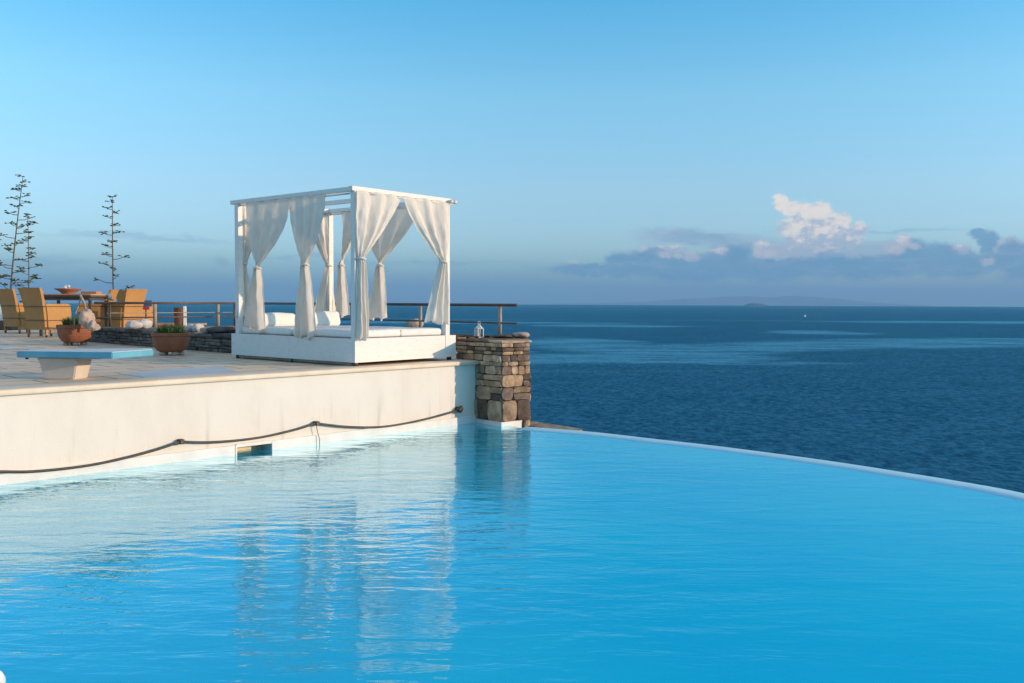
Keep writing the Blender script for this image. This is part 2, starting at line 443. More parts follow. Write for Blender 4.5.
# ------------------------------------------------------------------ pool
def sm(pts, n=8):
    out = []
    P = [Vector(p) for p in pts]
    for i in range(len(P)-1):
        p0 = P[max(i-1, 0)]; p1 = P[i]; p2 = P[i+1]; p3 = P[min(i+2, len(P)-1)]
        for k in range(n):
            q = k/n
            out.append(.5*((2*p1)+(p2-p0)*q+(2*p0-5*p1+4*p2-p3)*q*q+(3*p1-p0-3*p2+p3)*q**3))
    out.append(P[-1]); return out
outer_px = [(527, 426.5), (590, 431.5), (650, 438.2), (710, 445), (773, 453), (835, 461.5), (900, 471.5), (962, 481.5), (1024, 493)]
outer = [on_z(x, y, .006) for x, y in outer_px]
outer = [Vector((p.x, p.y)) for p in outer] + [Vector(p) for p in ((4.42, 5.9), (4.6, 4.7), (4.6, 3.4), (4.5, 2.2), (4.4, 1.0))]
outer = sm(outer, 6)
def offset(pl, d):
    res = []
    for i, p in enumerate(pl):
        a = pl[max(i-1, 0)]; b = pl[min(i+1, len(pl)-1)]; tt = (b-a).normalized(); res.append(p + Vector((tt.y, -tt.x))*d)
    return res
inner = offset(outer, .25)
if (inner[5]-Vector((0, 5))).length > (outer[5]-Vector((0, 5))).length: inner = offset(outer, -.25)
wall_far = W(.3, .25); wall_near = W(-13.4, .25)
midrim = [a.lerp(b, .5) for a, b in zip(inner, outer)]
wpoly = [(wall_near.x, wall_near.y), (wall_far.x, wall_far.y)] + [tuple(p) for p in midrim] + [(wall_near.x+.05, .98)]
bm = bmesh.new(); vs = [bm.verts.new((x, y, 0)) for x, y in wpoly]; bm.faces.new(vs)
bmesh.ops.triangulate(bm, faces=bm.faces)
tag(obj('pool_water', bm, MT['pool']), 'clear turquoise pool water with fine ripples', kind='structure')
bm = bmesh.new()
fl = [bm.verts.new((x, y, -1.6)) for x, y in wpoly]; tp = [bm.verts.new((x, y, -.02)) for x, y in wpoly]
bm.faces.new(fl); n = len(fl)
for i in range(n): bm.faces.new((fl[i], fl[(i+1) % n], tp[(i+1) % n], tp[i]))
tag(obj('pool_basin', bm, MT['basin']), 'blue painted pool basin under the water', kind='structure')
# rim
bm = bmesh.new(); cols = []
for a, b in zip(inner, outer):
    d = (b-a).normalized()
    prof = [(a, -.5), (a, -.006), (a+d*.01, .003), (b-d*.01, .006), (b, -.006), (b+d*.01, -2.6)]
    cols.append([bm.verts.new((p.x, p.y, z)) for p, z in prof])
for c, d in zip(cols, cols[1:]):
    for j in range(len(c)-1): bm.faces.new((c[j], c[j+1], d[j+1], d[j]))
tag(obj('pool_rim', bm, MT['rim'], smooth=True), 'pale blue curved overflow edge of the infinity pool', 'pool edge')
# near side paving
bm = bmesh.new(); box(bm, -14, 5.0, -9, 1.0, -1.6, .07, bev=.02)
tag(obj('pool_deck', bm, MT['coping']), 'stone paving on the near side of the pool', kind='structure')

# ------------------------------------------------------------------ terrace + pool wall
def frame(o): o.location = A; o.rotation_euler = (0, 0, ANG); return o
bm = bmesh.new()
# left terrace polygon in (s,t)
tpoly = [(-16, .16), (.02, .16), (.30, .35), (1.86, .98), (2.1, 3.2), (2.1, 9.2), (2.1, 16.5), (-16, 22)]
prism(bm, tpoly, DECK-.9, DECK)
frame(tag(obj('terrace_floor', bm, MT['deck']), 'beige stone tiled terrace above the pool', kind='structure'))
pw = frame(thing('pool_wall', 'cream white rendered wall between pool and terrace', 'wall'))
s_h0 = ST(on_t(236, 452, 0))[0]; s_h1 = ST(on_t(270.5, 449, 0))[0]
bm = bmesh.new()
box(bm, -16, s_h0-.0, 0, .16, -1.55, DECK-.045); box(bm, s_h1, .034, 0, .16, -1.55, DECK-.045)
box(bm, s_h0, s_h1, 0, .16, .062, DECK-.045); box(bm, s_h0, s_h1, 0, .16, -1.55, -.12)
obj('wall_face', bm, MT['stucco'], pw)
bm = bmesh.new(); 
box(bm, s_h0-.03, s_h1+.03, .30, .34, -.14, .09); box(bm, s_h0-.03, s_h1+.03, .165, .30, .07, .09)
obj('skimmer_opening', bm, MT['black'], pw)
bm = bmesh.new()
for a, b in ((-16, s_h0-.025), (s_h0-.021, s_h0-.002), (s_h1+.0, .0)):
    box(bm, a, b, -.028, -.001, -.5, .088, bev=.004)
box(bm, s_h0-.002, s_h1, -.024, -.001, .062, .0925)
obj('plinth', bm, MT['tile'], pw)
# coping: individual slabs, rounded nose
bm = bmesh.new(); box(bm, -16, .045, -.05, .34, DECK-.045, DECK+.006, bev=.016, seg=3)
obj('coping', bm, MT['coping'], pw, autosmooth=50)

# pale slabs lying on the deck
def slab(name, px, z, mat, label, th=.003):
    p = [on_z(x, y, z) for x, y in px]; bm = bmesh.new()
    prism(bm, [(q.x, q.y) for q in p], z-.02+th, z+th); return tag(obj(name, bm, mat), label, kind='structure')
slab('paving_slab', [(118, 373.8), (163, 369.6), (218, 366.2), (243, 373.6), (196, 376.8), (148, 378.2)], DECK, MT['hatch'], 'pale grey paved patch near the terrace edge')
slab('paving_slab', [(-12, 345.6), (10, 345.6), (16, 347.8), (-12, 349.2)], DECK, MT['hatch'], 'pale grey patch in the terrace by the chairs')

# cable along the wall
pts = [(-60, 469.5), (0, 471.6), (40, 471.0), (90, 465.2), (130, 456.8), (160, 448.6), (180, 441.8), (181.5, 441.6), (205, 442.3), (235, 440.6), (265, 436.6), (295, 429.8), (315, 423.6), (317, 423.4), (345, 426.6), (375, 427.2), (400, 424.4), (430, 418.2), (459, 410.2)]
cp = [on_t(x, y, -.045) for x, y in pts]
ca = thing('hose', 'thin black hose sagging along the white pool wall', 'hose', A, ANG)
Minv = Matrix.Rotation(-ANG, 4, 'Z') @ Matrix.Translation(-A)
cl = [Minv @ p for p in cp]
bm = bmesh.new(); tube(bm, sm(cl, 5), .0115, 10); obj('hose_line', bm, MT['black'], ca, smooth=True)
for i in (7, 13):
    p = cl[i]; bm = bmesh.new(); box(bm, p.x-.022, p.x+.022, p.y-.02, -.001, p.z-.024, p.z+.022, bev=.005); obj('clip', bm, MT['black'], ca)
p = cl[-1]; bm = bmesh.new()
tube(bm, [p+Vector((0, .04, .01)), p+Vector((0, -.03, .0))], .033, 14); rock(bm, p+Vector((.02, -.01, .02)), .035, .03, .035, 3, 2)
obj('end_bracket', bm, MT['black'], ca, smooth=True)
for (x0, y0, x1, y1) in ((316, 424, 319.5, 447), (316, 424, 300, 0),):
    if y1 == 0: continue
    q = [on_t(x0, y0, -.05), on_t(x0+1.8, y0+9, -.05), on_t(x1, y1-8, -.055), on_t(x1, y1, -.06)]
    bm = bmesh.new(); tube(bm, sm([Minv @ k for k in q], 4), .0035, 6); obj('string', bm, MT['black'], ca)

# ------------------------------------------------------------------ masonry
def stone_block(bm, P, x0, x1, z0, z1, prot, rr, g=.004):
    """one stone: bulged, uneven front; P(x, d, z) maps along / outwards / up to a point"""
    x0 += g; x1 -= g; z0 += g; z1 -= g
    if x1-x0 < .01 or z1-z0 < .008: return
    nx = max(2, min(6, int((x1-x0)/.05)+1)); nz = max(2, min(5, int((z1-z0)/.05)+1))
    sx = rr.uniform(-.5, .5)*.012; grid = []
    sd = rr.uniform(0, 90); tilt = rr.uniform(-.05, .05); tz = rr.uniform(-.08, .08)
    for i in range(nx+1):
        row = []
        for j in range(nz+1):
            u = i/nx; v = j/nz
            ed = i in (0, nx) or j in (0, nz)
            x = x0+(x1-x0)*u; z = z0+(z1-z0)*v
            jx = .015*noise.noise(Vector((x*9, z*9, sd))); jz = .018*noise.noise(Vector((x*5, z*5, sd+9)))
            d = prot*(1 if not ed else .7) + .012*noise.noise(Vector((x*8, z*8, sd+4))) + (u-.5)*tilt*(x1-x0) + (v-.5)*tz*(z1-z0)
            if ed: x += jx; z += jz*.6
            if i in (0, nx) and j in (0, nz):
                q_ = min(x1-x0, z1-z0)*.07; x += q_ if i == 0 else -q_; z += q_ if j == 0 else -q_
            row.append(bm.verts.new(P(x+sx*(v-.5), max(d, .004), z)))
        grid.append(row)
    for i in range(nx):
        for j in range(nz): bm.faces.new((grid[i][j], grid[i+1][j], grid[i+1][j+1], grid[i][j+1]))
    border = [(i, 0) for i in range(nx)] + [(nx, j) for j in range(nz)] + [(i, nz) for i in range(nx, 0, -1)] + [(0, j) for j in range(nz, 0, -1)]
    back = {}
    for (i, j) in border:
        x = x0+(x1-x0)*i/nx; z = z0+(z1-z0)*j/nz
        back[(i, j)] = bm.verts.new(P(x, -.03, z))
    for k in range(len(border)):
        a = border[k]; b = border[(k+1) % len(border)]
        bm.faces.new((grid[a[0]][a[1]], grid[b[0]][b[1]], back[b], back[a]))
def face(bm, a, b, outn, courses, z0, wr, rr, prot=.02):
    a = Vector(a).to_3d(); b = Vector(b).to_3d(); L = (b-a).length; d = (b-a)/L; n = Vector(outn).to_3d().normalized()
    P = lambda x, q, z: a + d*x + n*q + Vector((0, 0, z))
    z = z0
    for ci, h in enumerate(courses):
        big = h > .11
        x = 0 
        while x < L-.004:
            w = rr.uniform(*wr)*(1.7 if big else 1)
            if L-x-w < wr[0]*.7: w = L-x
            if big and z > z0+.01 and rr.random() < .5:     # stack of thin stones in a tall course
                k = rr.randint(2, 4)
                for q in range(k): stone_block(bm, P, x, x+w, z+h*q/k, z+h*(q+1)/k, prot*rr.uniform(.5, 1.1), rr, .005)
            else: stone_block(bm, P, x, x+w, z, z+h, prot*rr.uniform(.6, 1.5), rr)
            x += w
        z += h
    return z

rr1 = random.Random(11)
pil = thing('stone_pillar', 'tall fieldstone pillar at the corner of the pool', 'pillar', (0, 0, 0))
def w2(s, t): p = W(s, t); return Vector((p.x, p.y))
nC = on_t(501.8, 350, -.474); nC = Vector((nC.x, nC.y)); aC = w2(.036, .36)
rC = nC + Vector((math.cos(rad(36)), math.sin(rad(36))))*.42
bR = Vector((rC.x-.02, rC.y+.75)); bL = w2(.6, .36)
PZ = DECK+.262
bm = bmesh.new(); ctr = (nC+aC+rC+bR)/4
ins = lambda p, k=.02: p+(ctr-p).normalized()*k
prism(bm, [ins(p) for p in (nC, rC, bR, bL, aC)], -1.2, PZ-.02)
obj('core', bm, MT['mortar'], pil)
cz = [.24, .15, .14, .10, .05, .075, .04, .045, .05]; tot = PZ-.045-.031; k = tot/sum(cz); cz = [c*k for c in cz]
bm = bmesh.new()
nl = Vector((-U.x, -U.y)); dr = (rC-nC).normalized(); nr = Vector((dr.y, -dr.x))
face(bm, nC, aC, nl, cz, .045, (.08, .22), rr1, .016)
face(bm, nC, rC, nr, cz, .045, (.08, .20), rr1, .016)
face(bm, rC, bR, (1, 0), cz, -.3, (.10, .24), rr1, .015)
face(bm, aC, bL, (V.x, V.y), cz[4:]+[.06], DECK-.05, (.10, .24), rr1, .012)
obj('masonry', bm, MT['pillar'], pil)
def flat_stone(bm, poly, z0, z1, seed=0):
    n = len(poly); P2 = []
    for i in range(n):
        a = Vector(poly[i]); b = Vector(poly[(i+1) % n])
        for k in range(3): P2.append(a.lerp(b, k/3)+Vector((noise.noise(Vector((i*3+k, seed, 1))), noise.noise(Vector((i*3+k, seed, 9)))))*.018)
    c = sum(P2, Vector((0, 0)))/len(P2)
    rings = []
    for (f, z) in ((.97, z0), (1.0, z0+(z1-z0)*.3), (1.0, z0+(z1-z0)*.7), (.955, z1)):
        rings.append([bm.verts.new((*(c+(p-c)*f), z+.006*noise.noise(Vector((p.x*6, p.y*6, z*9+seed))))) for p in P2])
    for r1, r2 in zip(rings, rings[1:]):
        m_ = len(r1)
        for i in range(m_): bm.faces.new((r1[i], r1[(i+1) % m_], r2[(i+1) % m_], r2[i]))
    bm.faces.new(rings[-1]); bm.faces.new(rings[0][::-1])
bm = bmesh.new()
ex = lambda p, k=.028: p+(p-ctr).normalized()*k
m1 = nC.lerp(aC, .52); m2 = rC.lerp(bR, .5)
flat_stone(bm, [ex(nC), ex(rC), m2, nC.lerp(aC, .30)+(m2-nC)*.02], PZ-.030, PZ-.004, 1)
flat_stone(bm, [nC.lerp(aC, .31), m2+Vector((0, .01)), ex(bR), ex(bL), ex(aC), ], PZ-.032, PZ, 2)
obj('top_slab', bm, MT['pillar'], pil)
# white ledge round the pillar's foot
bm = bmesh.new()
e1 = aC.lerp(nC, .42); 
pl = [w2(.0, -.03), w2(.01, -.03)+Vector((.04, -.01)), nC+Vector((-.02, -.06)), rC+Vector((.0, -.10)), rC+Vector((-.07, .0)), nC+Vector((.02, .05)), w2(.05, 0)]
pl = [w2(-.0, -.028), nC+Vector((-.03, -.035)), nC+Vector((.0, -.05)), rC+Vector((-.09, -.05)), rC+Vector((-.085, -.0)), nC+Vector((.03, .03)), w2(.06, 0)]
prism(bm, pl, -.5, .048)
obj('ledge', bm, MT['tile'], pil)
bm = bmesh.new(); 
def Pm(x, q, z): v = rC+dr*x+nr*q; return Vector((v.x, v.y, z))
stone_block(bm, Pm, -.085, .0, -.06, .05, .03, rr1, .003)
obj('foot_stone', bm, MT['pillar'], pil)

# loose flat stones on the pillar
g = 'loose flat stones on the pillar top'
def lying(name, px, py, z, rx, ry, rz, mat, label, grp=None, rot=0, seed=1, cat='stone', amp=.2):
    p = on_z(px, py, z)
    bm = bmesh.new(); rock(bm, (0, 0, rz*.86), rx, ry, rz, seed, 3, amp)
    o = obj(name, bm, mat, smooth=True); o.location = p; o.rotation_euler = (0, 0, rot); return tag(o, label, cat, grp)
lying('flat_stone', 504, 337.8, PZ, .155, .13, .028, MT['lowwall'], 'dark flat slate stone on the pillar at the foot of the rail post', rot=.3, seed=4)
lying('flat_stone', 521, 337.8, PZ, .105, .11, .042, MT['rockb'], 'pale sunlit flat stone on the right end of the pillar top', rot=.5, seed=6)

# ledge stones beyond the rim
bm = bmesh.new(); q0 = on_z(531, 421.5, -.02); q1 = on_z(582, 428.5, -.02)
prism(bm, [(q0.x-.1, q0.y-.25), (q1.x-.16, q1.y-.35), (q1.x, q1.y-.1), (q1.x-.02, q1.y), (q0.x+.05, q0.y), (q0.x-.1, q0.y+.02)], -.5, -.02)
tag(obj('stone_ledge', bm, MT['cap']), 'low brown stone ledge just beyond the pool rim', 'ledge')

# low stone wall of the raised bed
rr2 = random.Random(5)
low = frame(thing('low_stone_wall', 'low dark dry stone wall behind the two planters', 'wall'))
S0 = -1.34; T1 = ST(on_z(92, 344, DECK))[1]; LZ = DECK+.235
bm = bmesh.new(); box(bm, S0+.02, 2.05, 3.42, 8.6, DECK-.05, LZ-.03)
obj('core', bm, MT['mortar'], low)
bm = bmesh.new(); cc = [.05, .04, .055, .045, .045]; k = (LZ-DECK)/sum(cc); cc = [c*k for c in cc]
face(bm, (S0, 3.42), (S0, 8.6), (-1, 0), cc, DECK, (.10, .32), rr2, .02)
face(bm, (S0, 8.6), (1.9, 8.6), (0, 1), cc, DECK, (.12, .35), rr2, .02)
face(bm, (S0, 3.42), (1.9, 3.42), (0, -1), cc, DECK, (.12, .35), rr2, .015)
obj('masonry', bm, MT['lowwall'], low)
bm = bmesh.new(); q = 3.38
while q < 8.5:
    w_ = rr2.uniform(.3, .6); w_ = min(w_, 8.62-q)
    flat_stone(bm, [(S0-.04, q), (S0+.36, q), (S0+.36, q+w_-.015), (S0-.04, q+w_-.015)], LZ-.02, LZ+.02+rr2.uniform(0, .012), q); q += w_
obj('cap_stones', bm, MT['lowwall'], low)
bm = bmesh.new(); box(bm, S0+.37, 2.0, 3.42, 8.58, LZ-.03, LZ-.005)
obj('infill', bm, MT['cap'], low)
lw2 = frame(thing('low_stone_wall', 'low stone parapet behind the canopy bed carrying the railing', 'wall'))
bm = bmesh.new(); box(bm, 1.52, 1.80, .98, 3.38, DECK-.05, LZ); obj('core', bm, MT['mortar'], lw2)
bm = bmesh.new(); face(bm, (1.5, .96), (1.5, 3.38), (-1, 0), cc, DECK, (.12, .3), rr2, .02); face(bm, (1.5, .96), (1.80, .96), (0, -1), cc, DECK, (.12, .3), rr2, .02)
obj('masonry', bm, MT['lowwall'], lw2)

# rocks on the low wall
wg = 'pale rocks on the low stone wall'
lying('rock', 134, 329, LZ+.03, .13, .10, .075, MT['rockw'], 'left one of the two touching white rocks on the low wall', wg, .4, 21, 'rock')
lying('rock', 145, 328.3, LZ+.03, .14, .10, .085, MT['rockw'], 'right one of the two touching white rocks, beside a rail post', wg, 1.4, 22, 'rock')
lying('rock', 191, 331.5, LZ+.03, .085, .08, .06, MT['rockw'], 'small white rock peeking out behind the right planter', wg, .4, 23, 'rock')
lying('rock', 198, 331.8, LZ+.03, .095, .08, .065, MT['rockw'], 'round white rock on the low wall right of the planter', wg, .9, 24, 'rock')
lying('flat_stone', 224, 333.0, LZ+.03, .26, .16, .05, MT['lowwall'], 'broad dark flat stone on the wall beside the canopy bed', None, .6, 25, 'stone')
lying('rock', 208, 332.8, LZ+.03, .11, .10, .045, MT['rockb'], 'flat tan rock on the wall, left of the dark flat stone', wg, .2, 26, 'rock')
lying('rock', 415, 330.0, LZ+.005, .14, .09, .10, MT['rockb'], 'beige rock at the foot of the rail post beyond the mattress', None, .2, 27, 'rock', .45)

# driftwood and big rock by the left planter
p = on_z(87, 329.5, LZ+.03)
bm = bmesh.new(); rock(bm, (0, 0, .17), (.11), .12, .16, 31, 4, .3); rock(bm, (.11, -.04, .05), .085, .09, .08, 33, 4, .4)
o = obj('rock', bm, MT['rockb'], smooth=True); o.location = p; tag(o, 'large grey and pink rock on the low wall behind the left planter', 'rock')
bm = bmesh.new(); tube(bm, sm([(-.02, 0, -.02), (-.05, .0, .22), (-.10, .02, .40), (-.17, .02, .55)], 5), [.014]*10+[.022]*6, 8); tube(bm, sm([(-.26, 0, -.02), (-.25, 0, .2), (-.20, .02, .36), (-.16, .02, .5)], 5), .010, 8)
o = obj('driftwood', bm, MT['drift'], smooth=True); o.location = p+Vector((0, .12, 0)); tag(o, 'forked pale driftwood standing beside the large rock', 'driftwood')

# ------------------------------------------------------------------ railing
rl = frame(thing('railing', 'dark metal railing round the terrace with tan posts', 'railing'))
SR = 1.72; TR = 8.3; RZ = EYE.z-.04
tR = ST(on_s(517, 306, SR))[1]
for z, r in ((RZ, .022), (RZ-.262, .013)):
    bm = bmesh.new(); tube(bm, [(SR, tR, z), (SR, TR, z)], r, 10); tube(bm, [(SR-.001, TR, z), (-1.22, TR, z)], r, 10)
    obj('rail', bm, MT['rail'], rl, smooth=True)
bm = bmesh.new(); tube(bm, [(SR, TR+.02, RZ-.18), (-1.0, TR+.02, RZ-.18)], .007, 8); obj('rail', bm, MT['post'], rl)
ps = [ST(on_s(x, 320, SR))[1] for x in (500, 420.5, 352, 305, 250)]
for tt in ps:
    bm = bmesh.new(); tube(bm, [(SR, tt, LZ-.01), (SR, tt, RZ-.02)], .026, 12); obj('post', bm, MT['post'], rl, smooth=True)
for i, x in enumerate((234.5, 218, 155, 110)):
    ss = ST(on_t(x, 320, TR))[0]; dk = i in (0, 3)
    bm = bmesh.new(); tube(bm, [(ss, TR, LZ-.01), (ss, TR, RZ-.02)], .018 if dk else .034, 12); obj('post', bm, MT['rail'] if dk else MT['post'], rl, smooth=True)

# ------------------------------------------------------------------ canopy bed
c0 = on_z(355, 363, DECK+.045); BANG = rad(50.7); BW = 1.63; BL = 2.36
BU = Vector((math.cos(BANG), math.sin(BANG), 0)); BV = Vector((-math.sin(BANG), math.cos(BANG), 0)); BO = Vector((c0.x, c0.y, DECK))
def bed_x(px, yfix):      # along the bed's x where the sight line of column px crosses the plane y = yfix
    d = ray(px, 302); d = Vector((d.x, d.y, 0)); o = EYE-BO; k_ = (yfix-o.dot(BV))/d.dot(BV); return (o+d*k_).dot(BU)
def bed_y(px, xfix):
    d = ray(px, 302); d = Vector((d.x, d.y, 0)); o = EYE-BO; k_ = (xfix-o.dot(BU))/d.dot(BU); return (o+d*k_).dot(BV)
BD = thing('canopy_bed', 'white wooden canopy bed with tied back cream curtains', 'canopy bed', BO, BANG)
TH = 1.985; PW = .075; Z0 = .045; Z1 = .312
bm = bmesh.new()
box(bm, 0, BW, 0, .03, Z0, Z1, bev=.003); box(bm, 0, .03, .032, BL/2-.001, Z0, Z1, bev=.003); box(bm, 0, .03, BL/2+.001, BL, Z0, Z1, bev=.003)
box(bm, BW-.03, BW, .032, BL, Z0, Z1, bev=.003); box(bm, .032, BW-.032, BL-.03, BL, Z0, Z1, bev=.003)
box(bm, .031, BW-.031, .031, BL-.031, Z1-.06, Z1-.03)
obj('base_panel', bm, MT['wood'], BD)
bm = bmesh.new(); box(bm, .04, .09, .10, BL-.1, .012, .044); obj('bed_slat', bm, MT['drift'], BD)
for x in (.06, BW-.06):
    for y in (.06, BL/2, BL-.06):
        bm = bmesh.new(); tube(bm, [(x, y, 0), (x, y, Z0+.01)], .03, 12); obj('foot', bm, MT['metal'], BD, smooth=True)
for (x, y, ax) in ((.35, 0, 'y'), (.95, 0, 'y'), (1.52, 0, 'y'), (.10, 0, 'y'), (0, .35, 'x'), (0, 1.0, 'x'), (0, 1.36, 'x'), (0, 2.1, 'x')):
    for z in (.10, .26):
        bm = bmesh.new(); q = Vector((x, y, z)); d_ = Vector((0, .004, 0)) if ax == 'y' else Vector((.004, 0, 0)); tube(bm, [q-d_*.4, q+d_], .007, 8); obj('screw', bm, MT['hatch'], BD)
XR = BW-.19     # right hand post line
for x in (0, XR):
    for y in (0, BL-PW-.09):
        zt = TH-.053; z0_ = Z0+.003 if (x > 0 and y == 0) else Z1-.02
        yy = -.006 if y == 0 else y; xx = -.006 if (x == 0) else x
        if x == 0: z0_ = Z1-.0
        bm = box and B(xx+(.008 if x == 0 else 0), xx+PW, yy+(.008 if x == 0 and y == 0 else 0), yy+PW, z0_, zt, bev=.004); obj('post', bm, MT['wood'], BD)
for (a, b, c, d) in ((-.03, XR+PW+.03, 0, .07), (.072, XR-.002, BL-.165, BL-.095)):
    obj('beam', B(a, b, c, d, TH-.052, TH, bev=.004), MT['wood'], BD)
for (a, b) in ((0, .07), (XR, XR+.07)):
    obj('beam', B(a, b, -.02, BL+.03, TH-.068-.0, TH-.0035, bev=.004) if False else B(a, b, 
        .072, BL+.0, TH-.050, TH-.002, bev=.004), MT['wood'], BD)
obj('beam', B(XR*.5, XR*.5+.05, .072, BL-.167, TH-.06, TH-.01, bev=.003), MT['wood'], BD)
def rod(p, q): bm = bmesh.new(); tube(bm, [p, q], .010, 8); obj('curtain_rod', bm, MT['lantern'], BD, smooth=True)
RZc = TH-.072
rod((.035, .05, RZc), (.035, BL-.10, RZc)); rod((XR+.035, .05, RZc), (XR+.035, BL-.10, RZc))
rod((.05, -.02, RZc), (XR+.12, -.02, RZc)); rod((.05, BL-.13, RZc), (XR, BL-.13, RZc))
bm = bmesh.new(); tube(bm, [(XR+.06, -.06, RZc+.03), (XR+.06, .0, RZc+.03)], .022, 12); tube(bm, [(XR+.105, -.035, RZc+.03), (XR+.15, -.035, RZc+.03)], .024, 12)
obj('bracket', bm, MT['lantern'], BD, smooth=True)
# mattress
def soft(x0, x1, y0, y1, z0, z1, r, seed=0, M_=None, n=10, amp=.012):
    bm = bmesh.new(); box(bm, x0, x1, y0, y1, z0, z1, bev=r, seg=4)
    bmesh.ops.subdivide_edges(bm, edges=[e for e in bm.edges if e.calc_length() > .12], cuts=7, use_grid_fill=True)
    for v in bm.verts:
        k = noise.noise(Vector((v.co.x*3, v.co.y*3, v.co.z*3+seed)))
        v.co.z += amp*k*(1 if v.co.z > (z0+z1)/2 else 0); v.co.x += amp*.5*k
        if M_: v.co = M_ @ v.co
    return bm
obj('mattress', soft(.035, XR-.02, .03, BL*.50, Z1+.001, Z1+.09, .035, 1), MT['mattress'], BD, autosmooth=60)
obj('mattress', soft(.035, XR-.02, BL*.50+.01, BL-.10, Z1+.001, Z1+.09, .035, 2), MT['mattress'], BD, autosmooth=60)
bmv = bmesh.new(); box(bmv, XR*.5, XR*.5+.008, .028, .034, Z1+.01, Z1+.082)
obj('seam', bmv, MT['drift'], BD)
# backrest cushions (lifted away separately)
def cushion(x0, x1, lab, seed, lean, lift=0, yb=BL-.36):
    o = thing('backrest_cushion', lab, 'cushion', BO + BU*((x0+x1)/2) + BV*yb + Vector((0, 0, Z1+.088)), BANG, 'long cushions on the canopy bed')
    w_ = (x1-x0)/2
    Mx = Matrix.Rotation(lean, 4, 'X')
    obj('pad', soft(-w_, w_, 0, .16, 0.0, .18+lift, .05, seed, Mx, amp=.02), MT['mattress'], o, autosmooth=60)
    bm = bmesh.new(); tube(bm, [Mx @ Vector(p) for p in ((-w_-.001, .03, .05), (-w_-.001, .03, .15+lift))], .005, 6); obj('piping', bm, MT['mattress'], o)
cushion(.10, .76, 'white backrest cushion at the left rear of the canopy bed', 3, -.10)
cushion(.78, XR-.02, 'white backrest cushion at the right rear of the canopy bed', 4, -.22, .02, BL-.46)

def curtain(axis, fixed, a0, a1, at_, ztie, zbot, tw, seed, shift=0, nout=-1, k=7, pin=1.5, pout=2.4, bslope=.0, amp=1.0, ztop=None):
    """axis 'y': hangs in plane x=fixed running along y; axis 'x': plane y=fixed."""
    rr = random.Random(seed); ztop = ztop or RZc+.020
    NU, NV, NT = 72, 46, 34
    bm = bmesh.new(); rows = []
    inner_is_1 = abs(a1-at_) > abs(a0-at_)
    ph = rr.uniform(0, 6)
    hw = .040
    def f(u, vv):  # fold profile across the cloth
        return (math.sin(2*PI*k*u+ph+.8*noise.noise(Vector((u*4, vv*1.2, seed)))) +
                .45*math.sin(2*PI*(k*.53)*u+ph*2+1.5*noise.noise(Vector((u*3, vv, seed+5)))) +
                .30*noise.noise(Vector((u*16, vv*3, seed+9))))
    def mk(a, n, z):
        return Vector((fixed+n, a, z)) if axis == 'y' else Vector((a, fixed+n, z))
    for j in range(NV):
        v = j/(NV-1)
        z = ztop + (ztie-ztop)*v
        e_in = v**pin; e_out = v**pout
        f0, f1 = (e_out, e_in) if inner_is_1 else (e_in, e_out)
        L_ = a0+(at_-hw-a0)*f0; R_ = a1+(at_+hw-a1)*f1
        row = []
        width = abs(R_-L_); full = abs(a1-a0)
        am = (.010 + .026*math.sin(PI*min(1, v*1.05))**.8*(1-.35*v) )*amp
        if v > .85: am = am*(1-(v-.85)/.15) + .030*((v-.85)/.15)
        for i in range(NU+1):
            u = i/NU
            sag = -.05*math.sin(PI*u)*math.sin(PI*v)
            a_ = L_+(R_-L_)*u
            # cloth heads pull sideways toward the tie, folds radiate
            n = nout*am*f(u, v)*(.55+.45*math.sin(PI*u)) + .010*noise.noise(Vector((u*9+v*3, v*7-u*4, seed+2)))
            if j == NV-1 or v > .93:
                pass
            zz = z + sag + (.010*math.cos(2*PI*k*u+ph) if j == 0 else 0)
            row.append(bm.verts.new(mk(a_, n, zz)))
        rows.append(row)
    zb = zbot
    for j in range(1, NT+1):
        v = j/NT
        w_ = hw*2 + (tw-hw*2)*(v**.85)
        c_ = at_ + shift*(v**.9)
        am = .028 + .014*v
        row = []
        for i in range(NU+1):
            u = i/NU
            zend = zb + bslope*(u-.5) + .022*math.sin(2*PI*k*.6*u+ph)
            z = ztie + (zend-ztie)*v
            n = nout*am*(math.sin(2*PI*k*.8*u+ph+1.1*noise.noise(Vector((u*3, v*1.5, seed+20))))+.3*noise.noise(Vector((u*12, v*2, seed+30)))+.25*noise.noise(Vector((u*5+v*4, v*6, seed+33))))
            row.append(bm.verts.new(mk(c_+(u-.5)*w_, n, z)))
        rows.append(row)
    for a, b in zip(rows, rows[1:]):
        for i in range(NU): bm.faces.new((a[i], a[i+1], b[i+1], b[i]))
    o = obj('curtain', bm, MT['cloth'], BD, smooth=True)
    md = o.modifiers.new('cloth_thickness', 'SOLIDIFY'); md.thickness = .004; md.offset = 0
    bm = bmesh.new()
    pts = [mk(at_+(hw+.008)*math.cos(q*2*PI/16), .042*math.sin(q*2*PI/16), ztie+.006*math.sin(q*PI/4)) for q in range(17)]
    tube(bm, pts, .012, 8); obj('curtain_tie', bm, MT['cloth'], o, smooth=True)
    return o
ZT = 1.155
def yb(px): return bed_y(px, 0)
def xb(px): return bed_x(px, -.022)
def yr(px): return bed_y(px, XR+.035)
def xr_(px): return bed_x(px, BL-.13)
curtain('y', .0, yb(246), yb(289), yb(257.5), ZT-.03, .365, .36, 3, shift=.07, nout=1, pin=2.0, pout=3.2, bslope=.10, k=3)
curtain('y', .0, yb(325.5), yb(289.5), yb(305), ZT-.01, .30, .34, 4, shift=.0, nout=1, pin=1.5, pout=2.0, k=3.3)
curtain('x', -.030, xb(356.5), xb(402), xb(361), ZT+.04, .31, .17, 5, shift=.01, pin=1.25, pout=2.5, k=3.2)
